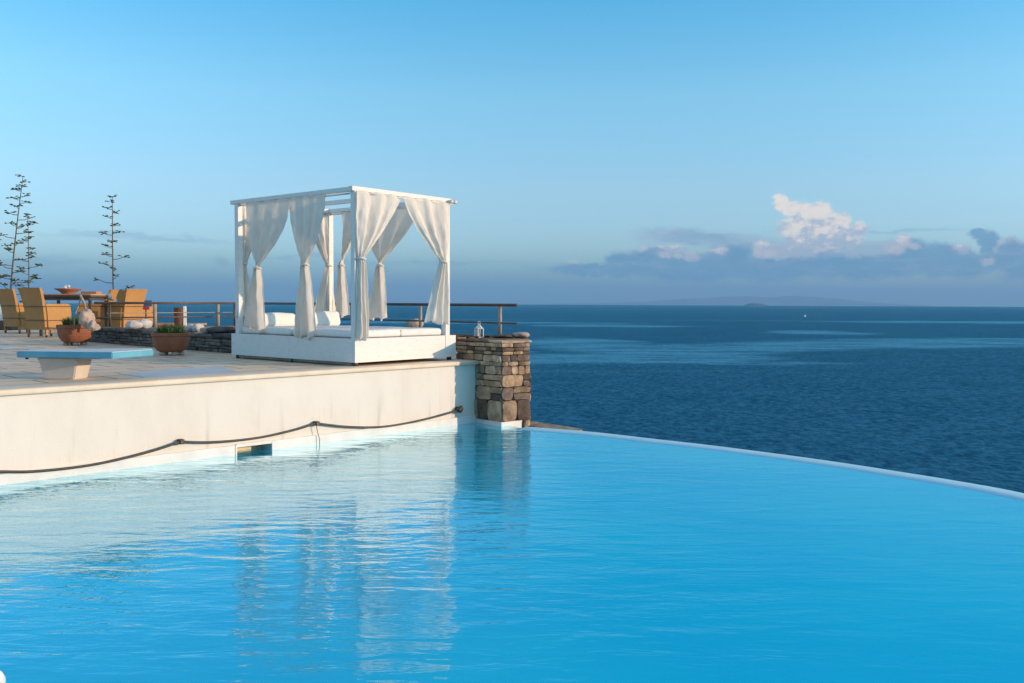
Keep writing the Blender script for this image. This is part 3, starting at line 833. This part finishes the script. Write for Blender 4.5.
curtain('x', -.030, xb(403), xb(449.5), xb(443), ZT+.05, .47, .36, 6, shift=-.11, pin=1.3, pout=3.6, bslope=-.05, k=3.0)
curtain('y', XR+.035, yr(362), yr(421), yr(380), ZT+.04, .49, .34, 7, shift=.06, nout=1, pin=1.3, pout=2.2, k=3)
curtain('y', XR+.02, yr(343), yr(364), yr(342), ZT+.06, .52, .26, 8, shift=.0, nout=1, pin=1.4, pout=3.0, k=2.5)
curtain('x', BL-.13, xr_(306), xr_(330), xr_(329), ZT+.06, .50, .46, 9, shift=-.07, pin=1.4, pout=2.4, k=3)
curtain('x', BL-.13, xr_(240), xr_(262), xr_(244), ZT+.04, .52, .26, 10, shift=.02, pin=1.6, pout=2.4, k=3)

# ------------------------------------------------------------------ lantern on the pillar
lp = on_z(479, 337.6, PZ)
lt = thing('lantern', 'small white lantern standing on the stone pillar', 'lantern', lp, .6); lt.scale = (.86,)*3
bm = bmesh.new(); hw = .046; H = .135
box(bm, -.055, .055, -.055, .055, 0, .015, bev=.003); box(bm, -.05, .05, -.05, .05, H, H+.010, bev=.002)
for x in (-hw, hw):
    for y in (-hw, hw): box(bm, x-.005, x+.005, y-.005, y+.005, .0151, H-.001)
obj('frame', bm, MT['lantern'], lt)
bm = bmesh.new(); lathe(bm, [(.060, H+.011), (.05, H+.03), (.028, H+.045), (.026, H+.06), (.012, H+.072), (0.001, H+.075)], 4); obj('roof', bm, MT['lantern'], lt)
bm = bmesh.new(); tube(bm, [(.022*math.cos(a*PI/8), 0, H+.088+.022*math.sin(a*PI/8)) for a in range(17)], .003, 6); obj('ring', bm, MT['lantern'], lt)
bm = bmesh.new(); box(bm, -hw+.007, hw-.007, -hw-.002, -hw+.001, .018, H-.003); box(bm, -hw-.002, -hw+.001, -hw+.007, hw-.007, .018, H-.003); obj('pane', bm, MT['glass'], lt)
bm = bmesh.new(); tube(bm, [(0, 0, .0155), (0, 0, .075)], .022, 14); obj('candle', bm, MT['candle'], lt)

# ------------------------------------------------------------------ planters
def planter(px, py, wpx, lab, seed):
    p = on_z(px, py, DECK); D = p.y; w = wpx/900*D/2; h = w*1.02
    rr = random.Random(seed)
    t = thing('planter', lab, 'planter', p*(1+w*.45/D)-Vector((0, 0, DECK*w*.45/D)), .3*seed, 'terracotta planters on the terrace')
    bm = bmesh.new(); f = .045
    lathe(bm, [(.001, f), (w*.58, f), (w*.70, f+.02), (w*.86, f+h*.28), (w*.93, f+h*.55), (w*.94, f+h*.80)], 48); ring = lathe(bm, [(w*.93, f+h*.80), (w*.99, f+h*.83), (w*1.0, f+h*.95), (w*.97, f+h*1.0), (w*.90, f+h*1.0), (w*.88, f+h*.8), (w*.8, f+h*.6)], 48)
    for a in (.4,): lathe(bm, [(w*.885, f+h*.36), (w*.905, f+h*.385), (w*.90, f+h*.41)], 48)
    obj('pot', bm, MT['terra'], t, smooth=False, autosmooth=40)
    bm = bmesh.new(); bmesh.ops.create_circle(bm, cap_ends=True, radius=w*.885, segments=40, matrix=Matrix.Translation((0, 0, f+h*.9))); obj('soil', bm, MT['soil'], t)
    bm = bmesh.new()
    for i in range(520):
        a = rr.uniform(0, 2*PI); r = w*.62*math.sqrt(rr.random()); hh = rr.uniform(.5, 1.0)*h*.62*(1.15-.5*r/w)
        b = Vector((r*math.cos(a), r*math.sin(a), f+h*.89)); ln = Vector((math.cos(a), math.sin(a), 0))*rr.uniform(.0, .5)*hh + Vector((rr.uniform(-.2, .2), rr.uniform(-.2, .2), 0))*hh
        wd = .006; tn = Vector((rr.uniform(-1, 1), rr.uniform(-1, 1), 0)).normalized()*wd
        m_ = b+Vector((0, 0, hh*.6))+ln*.4; e = b+Vector((0, 0, hh))+ln
        v = [bm.verts.new(q) for q in (b-tn, b+tn, m_+tn*.9, m_-tn*.9, e)]
        bm.faces.new((v[0], v[1], v[2], v[3])); bm.faces.new((v[3], v[2], v[4]))
    obj('plant', bm, MT['leaf'], t)
    for a in (.3, 1.7, 3.2, 4.6, 5.5):
        bm = bmesh.new(); rock(bm, (w*.5*math.cos(a), w*.5*math.sin(a), .024), .05, .05, .028, a, 2, .2); obj('foot_stone', bm, MT['rockb'], t, smooth=True)
planter(75.5, 345.5, 35, 'terracotta bowl planter of grass near the wicker chairs', 2)
planter(171, 355.5, 38, 'terracotta bowl planter of grass nearer the canopy bed', 3)

# ------------------------------------------------------------------ diving board
zc = DECK+.20; zt = DECK+.262
pc = on_z(60, 379.5, DECK)
db = thing('diving_board', 'short blue diving board on a cream pedestal', 'diving board', (pc.x, pc.y, DECK), 0)
o0 = Vector((pc.x, pc.y, 0))
f0 = on_z(16.5, 357.6, zc)-o0; f1 = on_z(112, 358.8, zc)-o0; f2 = on_z(153.5, 355.6, zc)-o0
poly = [f0, f1, f2, f2+Vector((-.10, .22, 0)), f0+Vector((-.02, .30, 0))]
bm = bmesh.new(); prism(bm, [(q.x, q.y) for q in poly], .20, .256)
bmesh.ops.bevel(bm, geom=list(bm.edges), offset=.006, segments=2, affect='EDGES')
obj('board', bm, MT['bluefg'], db)
c_ = sum((q for q in poly), Vector())/5
bm = bmesh.new(); prism(bm, [(c_.x+(q.x-c_.x)*.985, c_.y+(q.y-c_.y)*.96) for q in poly], .2562, .2605); obj('grip_surface', bm, MT['grit'], db)
bm = bmesh.new()
a_ = [(-.20, -.02), (.155, -.02), (.20, .24), (-.20, .24)]; b_ = [(-.145, 0), (.125, 0), (.16, .2), (-.145, .2)]
lo = [bm.verts.new((x, y, 0)) for x, y in b_]; mid = [bm.verts.new((x*1.28, y*1.0-.008, .165)) for x, y in b_]; hi = [bm.verts.new((x, y, .185)) for x, y in a_]; h2 = [bm.verts.new((x, y, .1995)) for x, y in a_]
for r1, r2 in ((lo, mid), (mid, hi), (hi, h2)):
    for i in range(4): bm.faces.new((r1[i], r1[(i+1) % 4], r2[(i+1) % 4], r2[i]))
bm.faces.new(h2); bm.faces.new(lo[::-1])
bmesh.ops.bevel(bm, geom=list(bm.edges), offset=.008, segments=2, affect='EDGES')
obj('pedestal', bm, MT['ped'], db, autosmooth=40)
bm = bmesh.new(); box(bm, .02, .36, .0, .24, .186, .199, bev=.004); obj('flange', bm, MT['ped'], db)
bm = bmesh.new(); tube(bm, [(-.33, .06, .18), (-.33, .06, .201)], .014, 10); obj('bolt', bm, MT['black'], db, smooth=True)

# ------------------------------------------------------------------ wicker chairs and table
def make_chair(lab, grp):
    t = thing('wicker_chair', lab, 'chair', (0, 0, 0), 0, grp)
    # faces +x; back at -x
    def loft(rings, mat, nm):
        bm = bmesh.new(); rs = [[bm.verts.new(p) for p in r] for r in rings]; n = len(rs[0])
        for a, b in zip(rs, rs[1:]):
            for i in range(n): bm.faces.new((a[i], a[(i+1) % n], b[(i+1) % n], b[i]))
        bm.faces.new(rs[0][::-1]); bm.faces.new(rs[-1])
        bmesh.ops.bevel(bm, geom=[e for e in bm.edges if len(e.link_faces) == 2 and e.calc_face_angle(0) > .5], offset=.012, segments=2, affect='EDGES')
        return obj(nm, bm, mat, t, autosmooth=45)
    rings = []
    for z, xo, hw_, th in ((.15, -.27, .27, .06), (.35, -.285, .275, .06), (.55, -.31, .28, .06), (.75, -.35, .295, .055), (.88, -.385, .31, .05), (.965, -.42, .325, .045)):
        rings.append([(xo-.02, 0, z), (xo, -hw_, z), (xo+th, -hw_, z), (xo+th-.02, 0, z), (xo+th, hw_, z), (xo, hw_, z)])
    loft(rings, MT['wicker'], 'backrest')
    for sgn in (-1, 1):
        r = []
        for z, x0, x1 in ((.15, -.215, .28), (.45, -.235, .29), (.62, -.26, .27), (.655, -.27, .22)):
            y0, y1 = sgn*.30, sgn*.225
            r.append([(x0, y0, z), (x1, y0, z), (x1, y1, z), (x0, y1, z)])
        loft(r, MT['wicker'], 'armrest')
    obj('seat', B(-.21, .285, -.224, .224, .36, .44, bev=.02), MT['wicker'], t, autosmooth=45)
    obj('apron', B(.255, .284, -.224, .224, .17, .359, bev=.004), MT['wicker'], t)
    obj('cushion', B(-.20, .27, -.215, .215, .441, .50, bev=.02, seg=3), MT['mattress'], t, autosmooth=50)
    for z in (.33, .60):
        xb_ = -.275-.03*(z > .5)*1.2
        bm = bmesh.new(); pts = [(.292, -.305, z), (xb_-.008, -.305 if z < .5 else -.302, z), (xb_-.045, 0, z), (xb_-.008, .305 if z < .5 else .302, z), (.292, .305, z)]
        tube(bm, pts, .0075, 6); obj('piping', bm, MT['table'], t)
    for x in (-.235, .255):
        for y in (-.26, .26):
            bm = bmesh.new(); box(bm, x-.022, x+.022, y-.022, y+.022, .045, .17, bev=.004); l = obj('leg', bm, MT['wicker'], t)
            bm = bmesh.new(); tube(bm, [(x-.012, y, .024), (x+.012, y, .024)], .024, 12); tube(bm, [(x, y, .03), (x, y, .05)], .01, 8); obj('caster', bm, MT['metal'], l, smooth=True)
    return t
grp = 'wicker armchairs on the terrace'
ch = make_chair('wicker armchair at the near left corner of the dining table', grp)
p = on_z(38, 337.5, DECK); ch.location = (p.x+.05, p.y+.3, DECK); ch.rotation_euler = (0, 0, rad(64))
def chair(px, py, rz, lab): p = on_z(px, py, DECK); return dup(ch, (p.x, p.y, DECK), rad(rz), lab, grp)
chair(23, 333.0, 60, 'wicker armchair at the far left end of the dining table')
chair(122, 334.5, 163, 'wicker armchair on the right of the table, its orange back in full sun')
chair(138, 331.0, 58, 'wicker armchair on the far right with the dark shaded back, beside its sunlit neighbour')
bk = thing('basket', 'upright brown wicker basket behind the railing above the right planter', 'basket', at(180, 19.5, DECK), .25)
bm = bmesh.new(); lathe(bm, [(.001, 0), (.11, 0), (.12, .3), (.14, .58), (.12, .58), (.13, .3), (.1, .03)], 24); obj('body', bm, MT['brown'], bk)
obj('lit_edge', B(.07, .14, -.125, -.09, .10, .61, bev=.01), MT['mattress'], bk)  # cream strip standing in for the sunlit right edge
chair(96, 333.0, 190, 'wicker armchair hidden mostly behind the right end of the table')

tc = at(74, 18.6, DECK)
tb = thing('dining_table', 'dark dining table with pale runner between the wicker chairs', 'table', tc, rad(0))
TW = .55; zt_ = .825
obj('tabletop', B(-TW, TW, -.42, .42, zt_-.035, zt_, bev=.006), MT['table'], tb)
obj('apron', B(-TW+.05, TW-.05, -.38, .38, zt_-.10, zt_-.036), MT['table'], tb)
for x in (-TW+.05, TW-.05):
    for y in (-.36, .36): obj('leg', B(x-.025, x+.025, y-.025, y+.025, 0, zt_-.101), MT['table'], tb)
o = obj('table_runner', B(-TW+.02, TW-.0, -.435, .30, zt_+.001, zt_+.03, bev=.004), MT['runner']); o.location = tc; tag(o, 'pale terracotta runner laid along the dining table', 'table runner')
bw = thing('bowl', 'wide flared clay bowl of white flowers on the dining table', 'bowl', tc+Vector((-.04, -.15, zt_+.015)))
bm = bmesh.new(); lathe(bm, [(.001, 0), (.11, 0), (.12, .02), (.17, .07), (.25, .12), (.265, .125), (.255, .112), (.16, .06), (.1, .03), (.001, .025)], 36); obj('dish', bm, MT['bowl'], bw, autosmooth=40)
bm = bmesh.new()
for i in range(9): rock(bm, (R.uniform(-.10, .10), R.uniform(-.08, .08), R.uniform(.10, .17)), .035, .035, .03, i, 2, .3)
obj('flowers', bm, MT['flower'], bw, smooth=True)
o = obj('tray', B(-.16, .16, -.12, .12, 0, .07, bev=.01), MT['orange']); o.location = tc+Vector((.36, .0, zt_+.015)); tag(o, 'orange box shaped tray at the right end of the dining table', 'tray')
# stand with white crockery
sd = at(107, 19.0, DECK)
st_ = thing('side_table', 'small round side table behind the railing carrying white crockery', 'side table', sd)
bm = bmesh.new(); tube(bm, [(0, 0, .72), (0, 0, .75)], .13, 24); obj('tabletop', bm, MT['wicker'], st_)
bm = bmesh.new(); tube(bm, [(0, 0, .02), (0, 0, .72)], .03, 12); obj('leg', bm, MT['table'], st_)
bm = bmesh.new(); tube(bm, [(0, 0, 0), (0, 0, .02)], .16, 20); obj('base', bm, MT['table'], st_)
for dx, r, h, lab in ((.05, .055, .12, 'white rounded jug on the small side table'), (-.07, .035, .10, 'clear glass tumbler beside the white jug')):
    bm = bmesh.new(); lathe(bm, [(.001, 0), (r*.8, 0), (r, h*.4), (r*.75, h*.8), (r*.8, h), (r*.7, h), (r*.6, h*.7)], 20)
    o = obj('jug' if dx > 0 else 'glass', bm, MT['white'] if dx > 0 else MT['glass'], smooth=True); o.location = sd+Vector((dx, 0, .751)); tag(o, lab, 'jug' if dx > 0 else 'glass')

# things far back on the terrace
o2 = thing('lounge_table', 'low terracotta coloured table behind the right planter', 'table', at(180, 21.5, DECK), .1)
obj('tabletop', B(-.55, .55, -.3, .3, .14, .19, bev=.01), MT['orange'], o2)
for x in (-.45, .45): obj('leg', B(x-.04, x+.04, -.25, .25, 0, .139), MT['orange'], o2)
ld = thing('bench', 'white bench with cream cushions at the left edge beyond the chairs', 'bench', at(-2, 22, DECK), rad(3))
obj('seat', B(-.9, .5, -.35, .35, .0, .22, bev=.02), MT['table'], ld)
obj('seat_cushion', B(-.88, .48, -.34, .3, .221, .40, bev=.04, seg=3), MT['mattress'], ld, autosmooth=50)
obj('backrest', B(-.9, .5, .36, .5, .2, .62, bev=.05, seg=3), MT['white'], ld, autosmooth=50)
fl = thing('towel', 'small blue and red cloth hanging behind the railing', 'towel', at(145.5, 19.5, DECK), .2)
obj('blue_panel', B(-.13, .13, -.012, .012, .60, .73, bev=.005), MT['blue'], fl); obj('red_panel', B(-.10, .08, -.013, .013, .53, .599, bev=.005), MT['red'], fl)
obj('stand', B(-.012, .012, .014, .03, 0, .73), MT['rail'], fl)
# low brown wall closing the rear terrace
bm = bmesh.new(); prism(bm, [(-8, 16.2), (1.9, 15.9), (1.9, 16.2), (-8, 16.5)], DECK, DECK+.12)
frame(tag(obj('rear_kerb', bm, MT['orange']), 'low terracotta kerb at the back of the terrace', 'kerb'))
bm = bmesh.new(); box(bm, -14, -8.3, 16.6, 17.0, DECK, DECK+.45, bev=.02)
frame(tag(obj('hedge_wall', bm, MT['lowwall']), 'dark low wall beyond the white bench at the left edge', 'wall'))

# ------------------------------------------------------------------ agave stalks
def stalk(base_px, top_px, top_y, D, lab, seed, nb, spread, r0=.055):
    rr = random.Random(seed)
    b = at(base_px, D, -1.6); tpx = at(top_px, D, 0); dz = (301-top_y)/900*D+EYE.z
    t = thing('agave_stalk', lab, 'agave', b, 0, 'tall dry agave flower stalks')
    H = dz+1.6; dx = (at(top_px, D, 0).x-b.x)*1.0
    bow = rr.uniform(-.06, .06)
    P = lambda q: Vector((dx*(q**1.3)+bow*math.sin(PI*q)*2, 0, H*q))
    bm = bmesh.new(); tube(bm, [P(i/24) for i in range(25)], [r0*(1-.8*i/24) for i in range(25)], 8); obj('stalk', bm, MT['agave'], t, smooth=True)
    for i in range(nb):
        q = min(1, .47+.53*i/(nb-1)+rr.uniform(-.012, .012)*(i < nb-1)); a = i*2.4+rr.uniform(-.8, .8); L = spread*(1.25-1.05*max(0, (q-.47)/.53)**1.2)*rr.uniform(.75, 1.15)
        p0 = P(q); d = Vector((math.cos(a), math.sin(a), 0))
        p1 = p0+d*L*.55+Vector((0, 0, L*.05)); p2 = p0+d*L+Vector((0, 0, L*.22))
        bm = bmesh.new(); tube(bm, [p0, p1, p2], [.012, .010, .008], 6); br = obj('branch', bm, MT['agave'], t)
        bm = bmesh.new()
        for k_ in range(rr.randint(5, 11)):
            o_ = p2+Vector((rr.uniform(-.15, .15), rr.uniform(-.11, .11), rr.uniform(-.02, .06)))
            tube(bm, [p2, p2.lerp(o_, .6), o_], .006, 4)
            rock(bm, o_, rr.uniform(.03, .055), .035, rr.uniform(.012, .022), k_+i, 1, .3)
        obj('seed_pods', bm, MT['agleaf'], br)
stalk(6, 25.5, 178, 27, 'tallest leaning agave stalk with seed pods at the left', 1, 26, .48, .045)
stalk(22, 29.5, 217, 29, 'shorter thin agave stalk close to the tallest one', 2, 18, .34, .035)
stalk(117, 114, 198, 27, 'straight agave stalk rising behind the right wicker chairs', 3, 20, .37, .045)
stalk(-22, -12, 190, 26, 'agave stalk mostly outside the frame, only pod tips showing at the left edge', 4, 16, .60, .045)

# ------------------------------------------------------------------ small boat, handrail
bp = on_z(805, 317.4, SEA-.9)
bt_ = thing('boat', 'tiny white motor boat far out on the open sea', 'boat', (bp.x, bp.y, SEA-bp.y**2/(2*RE)), rad(65))
bm = bmesh.new(); L = 5.5
secs = []
for u in (-1, -.6, 0, .5, .85, 1.0):
    w_ = 1.2*(1-max(0, u)**2.2)+.03; z1 = 1.1+.35*max(0, u)
    secs.append([bm.verts.new((u*L, y*w_, z)) for y, z in ((-1, z1), (-.8, .1), (0, -.4), (.8, .1), (1, z1))])
for a, b in zip(secs, secs[1:]):
    for i in range(4): bm.faces.new((a[i], a[i+1], b[i+1], b[i]))
    bm.faces.new((a[4], a[0], b[0], b[4]))
bm.faces.new(secs[0]); obj('hull', bm, MT['white'], bt_)
bm = bmesh.new(); box(bm, -2.2, 1.6, -.85, .85, 1.0, 2.5, bev=.15); obj('cabin', bm, MT['white'], bt_)

hr = thing('handrail', 'white pool handrail tip at the bottom left corner', 'handrail', (0, 0, 0))
hp = [on_z(-3.5, 690, -.25), on_z(-3.5, 684, -.02), on_z(-3.8, 680, .035), on_z(-12, 677, .06), on_z(-60, 682, .07), on_z(-160, 700, .07)]
bm = bmesh.new(); tube(bm, sm(hp, 6), .030, 14)
obj('bar', bm, MT['white'], hr, smooth=True)

# ------------------------------------------------------------------ light
SUNV = Vector((.985, -.17, 0)).normalized(); EL = rad(10.3)
sd_ = Vector((SUNV.x*math.cos(EL), SUNV.y*math.cos(EL), math.sin(EL)))
L = bpy.data.lights.new('sun', 'SUN'); L.energy = 2.55; L.angle = rad(.5); L.color = (1.0, .69, .44)
lo_ = bpy.data.objects.new('sun', L); COL.objects.link(lo_); lo_.rotation_euler = (-sd_).to_track_quat('-Z', 'Y').to_euler()

w = bpy.data.worlds.new('World'); sc.world = w; w.use_nodes = True; t = NT(w.node_tree)
dirv = t.coord('Generated')
sp = t.new('ShaderNodeSeparateXYZ'); t.l.new(dirv, sp.inputs[0])
X, Y, Z = sp.outputs
zc_ = t.math('MAXIMUM', Z, .012)
cv = t.new('ShaderNodeCombineXYZ'); t.inp(cv, 0, X); t.inp(cv, 1, Y); t.inp(cv, 2, zc_)
sky = t.new('ShaderNodeTexSky', sky_type='NISHITA'); sky.sun_disc = False; sky.sun_elevation = EL
sky.sun_rotation = math.atan2(SUNV.x, SUNV.y); sky.air_density = 1.0; sky.dust_density = .4; sky.ozone_density = 1.6; sky.altitude = 0
t.l.new(cv.outputs[0], sky.inputs[0])
tr_ = t.new('ShaderNodeValToRGB'); t.l.new(Z, tr_.inputs[0])
e_ = tr_.color_ramp.elements
SK = [(0, (.31, .62, .96)), (.06, (.53, .71, 1.03)), (.12, (.66, .82, 1.01)), (.22, (.64, 1.0, 1.12)), (.33, (.34, .99, 1.22)), (.55, (.9, 1.15, 1.15)), (.75, (2.0, 1.42, 1.12))]  # highest stops: warm zenith added as fill light for shaded faces and deck
e_[0].position, e_[0].color = SK[0][0], (*SK[0][1], 1); e_[1].position, e_[1].color = SK[1][0], (*SK[1][1], 1)
for p_, c_2 in SK[2:]: k_ = e_.new(p_); k_.color = (*c_2, 1)
base_sky = t.mix(1, sky.outputs[0], tr_.outputs[0], 'MULTIPLY')
# clouds: angles from +Y in "pixel" units of 1/900 rad
az = t.math('MULTIPLY', t.math('ARCTAN2', X, Y), 900); el = t.math('MULTIPLY', t.math('ARCSINE', Z), 900)
pc_ = t.new('ShaderNodeCombineXYZ'); t.inp(pc_, 0, az); t.inp(pc_, 1, el)
P0 = pc_.outputs[0]
def warp(vec, scale, amp, detail=5, sx=1):
    n = t.noise(t.mapping(vec, (scale, scale*sx, 1)), 1, detail, .6, 0, 1)
    d = t.vmath('SUBTRACT', n, (.5, .5, .5)); s_ = t.new('ShaderNodeVectorMath', operation='SCALE'); t.l.new(d, s_.inputs[0]); s_.inputs[3].default_value = amp
    return t.vmath('ADD', vec, s_.outputs[0])
Pw = warp(P0, 1/9, 13, 6)
Ps = warp(P0, 1/22, 16, 5, 2.5)
def px2(px, py): return (math.atan((px-512)/900)*900, (302.3+.004*(px-512)-py)*math.cos(math.atan((px-512)/900)))
def blobs(vec, lst, soft=.0):
    acc = None
    for (px, py, rx, ry) in lst:
        cx, cy = px2(px, py)
        d = t.vmath('LENGTH', t.vmath('MULTIPLY', t.vmath('SUBTRACT', vec, (cx, cy, 0)), (1/rx, 1/ry, 0)))
        acc = d if acc is None else t.math('SMOOTH_MIN', acc, d, .15)
    return acc
front = t.ramp(Y, .0, .2)
dark = blobs(Pw, [(590, 270, 36, 6), (622, 266, 22, 11), (650, 264, 24, 14), (672, 268, 26, 14), (700, 268, 40, 15), (735, 262, 16, 15), (765, 271, 40, 11), (800, 268, 22, 9), (826, 266, 22, 12), (862, 268, 26, 11), (895, 264, 22, 12), (918, 258, 20, 15), (935, 260, 20, 15), (962, 265, 26, 12), (990, 262, 16, 10), (1010, 256, 13, 13), (1030, 262, 30, 18), (1068, 268, 50, 20), (1130, 272, 60, 14), (976, 234, 8, 5), (986, 240, 9, 8), (984, 250, 6, 10)])
white = blobs(Pw, [(778, 203, 7, 8), (790, 210, 10, 8), (806, 211, 11, 9), (818, 214, 11, 11), (833, 225, 15, 13), (857, 230, 9, 7), (806, 230, 28, 17), (830, 240, 30, 10), (800, 251, 42, 9), (762, 250, 10, 8), (720, 252, 12, 6), (902, 244, 9, 8), (893, 250, 12, 9), (957, 254, 12, 10), (1005, 250, 14, 12), (668, 251, 20, 5)])
Pq = warp(P0, 1/6, 9, 5)
puffs = blobs(Pq, [(664, 255, 7, 3.5), (678, 257, 6, 3), (690, 257, 9, 5), (721, 251, 6, 4), (757, 250, 5, 7), (768, 254, 7, 4), (903, 243, 5, 5), (895, 250, 8, 5), (912, 247, 6, 3), (573, 262, 5, 2), (641, 250, 6, 2.5), (986, 262, 6, 4)])
fray = t.math('MULTIPLY', t.math('SUBTRACT', t.noise(t.mapping(P0, (1/16, 1/8, 1)), 1, 7, .68), .5), 1.5)
lens = blobs(Ps, [(675, 237, 40, 9), (712, 240, 40, 7), (740, 250, 40, 14), (790, 258, 80, 14), (860, 252, 50, 10), (640, 258, 30, 8)])
streak = blobs(warp(P0, 1/60, 30, 4, 4), [(440, 262, 110, 2.6), (140, 236, 90, 3.2), (300, 258, 60, 2), (900, 232, 60, 2.2), (40, 262, 50, 5), (560, 267, 40, 4), (222, 260, 9, 5)])
fine_n = t.noise(t.mapping(P0, (1/14, 1/9, 1)), 1, 6, .6)
CS = 1.0
cw = t.mix(t.ramp(t.math('ADD', fine_n, t.math('MULTIPLY', t.math('SUBTRACT', el, 70), .006)), .38, .62), (CW1 := (1.9, 2.15, 2.6)), (CW2 := (3.9, 3.4, 3.0)))
cd = t.mix(t.ramp(fine_n, .35, .65), (CD1 := (.50, 1.30, 2.12)), (CD2 := (.55, 1.25, 1.95)))
cl_ = t.mix(t.ramp(t.noise(t.mapping(P0, (1/40, 1/14, 1)), 1, 3), .4, .6), (.78, 1.35, 2.1), (1.5, 1.8, 2.4))
haze_band = t.math('MULTIPLY', t.ramp(el, 62, 8), .45)
c = t.mix(haze_band, base_sky, t.mix(t.ramp(az, 0, 480), (.52, 1.18, 1.95), (1.7, 1.65, 1.95)))
def over(c, a, col): return t.mix(t.math('MULTIPLY', a, front), c, col)
c = over(c, t.math('MULTIPLY', t.ramp(streak, 1.3, .3), .30), (.65, 1.35, 2.1))
c = over(c, t.math('MULTIPLY', t.ramp(t.math('ADD', lens, t.math('MULTIPLY', fray, .6)), 1.4, .4), .62), cl_)
c = over(c, t.math('MULTIPLY', t.ramp(t.math('ADD', white, t.math('MULTIPLY', fray, .45)), 1.2, .66), .88), cw)
edge = t.ramp(t.math('ADD', dark, t.math('MULTIPLY', fray, .55)), 1.28, .72)
under = t.ramp(el, 8, 26)
cd = t.mix(t.math('MULTIPLY', t.ramp(t.noise(t.mapping(P0, (1/26, 1/7, 1)), 1, 6, .65), .46, .66), .5), cd, (1.2, 1.75, 2.35))
c = over(c, t.math('MULTIPLY', edge, t.math('ADD', .0, t.math('MULTIPLY', under, .80))), cd)
c = over(c, t.math('MULTIPLY', t.ramp(puffs, 1.35, .45), .6), (2.7, 2.55, 2.6))
bg = t.new('ShaderNodeBackground'); t.l.new(c, bg.inputs[0]); bg.inputs[1].default_value = .15
wo = t.new('ShaderNodeOutputWorld'); t.l.new(bg.outputs[0], wo.inputs[0])
w.cycles.sampling_method = 'MANUAL'; w.cycles.sample_map_resolution = 1024

vs_ = sc.view_settings
sc.display_settings.display_device = 'sRGB'; vs_.view_transform = 'Standard'; vs_.look = 'None'; vs_.exposure = 0.8; vs_.gamma = 1; vs_.use_curve_mapping = False
sc.cycles.max_bounces = 8; sc.cycles.volume_bounces = 0; sc.cycles.transparent_max_bounces = 12
sc.cycles.caustics_reflective = False; sc.cycles.caustics_refractive = False; sc.cycles.use_denoising = True
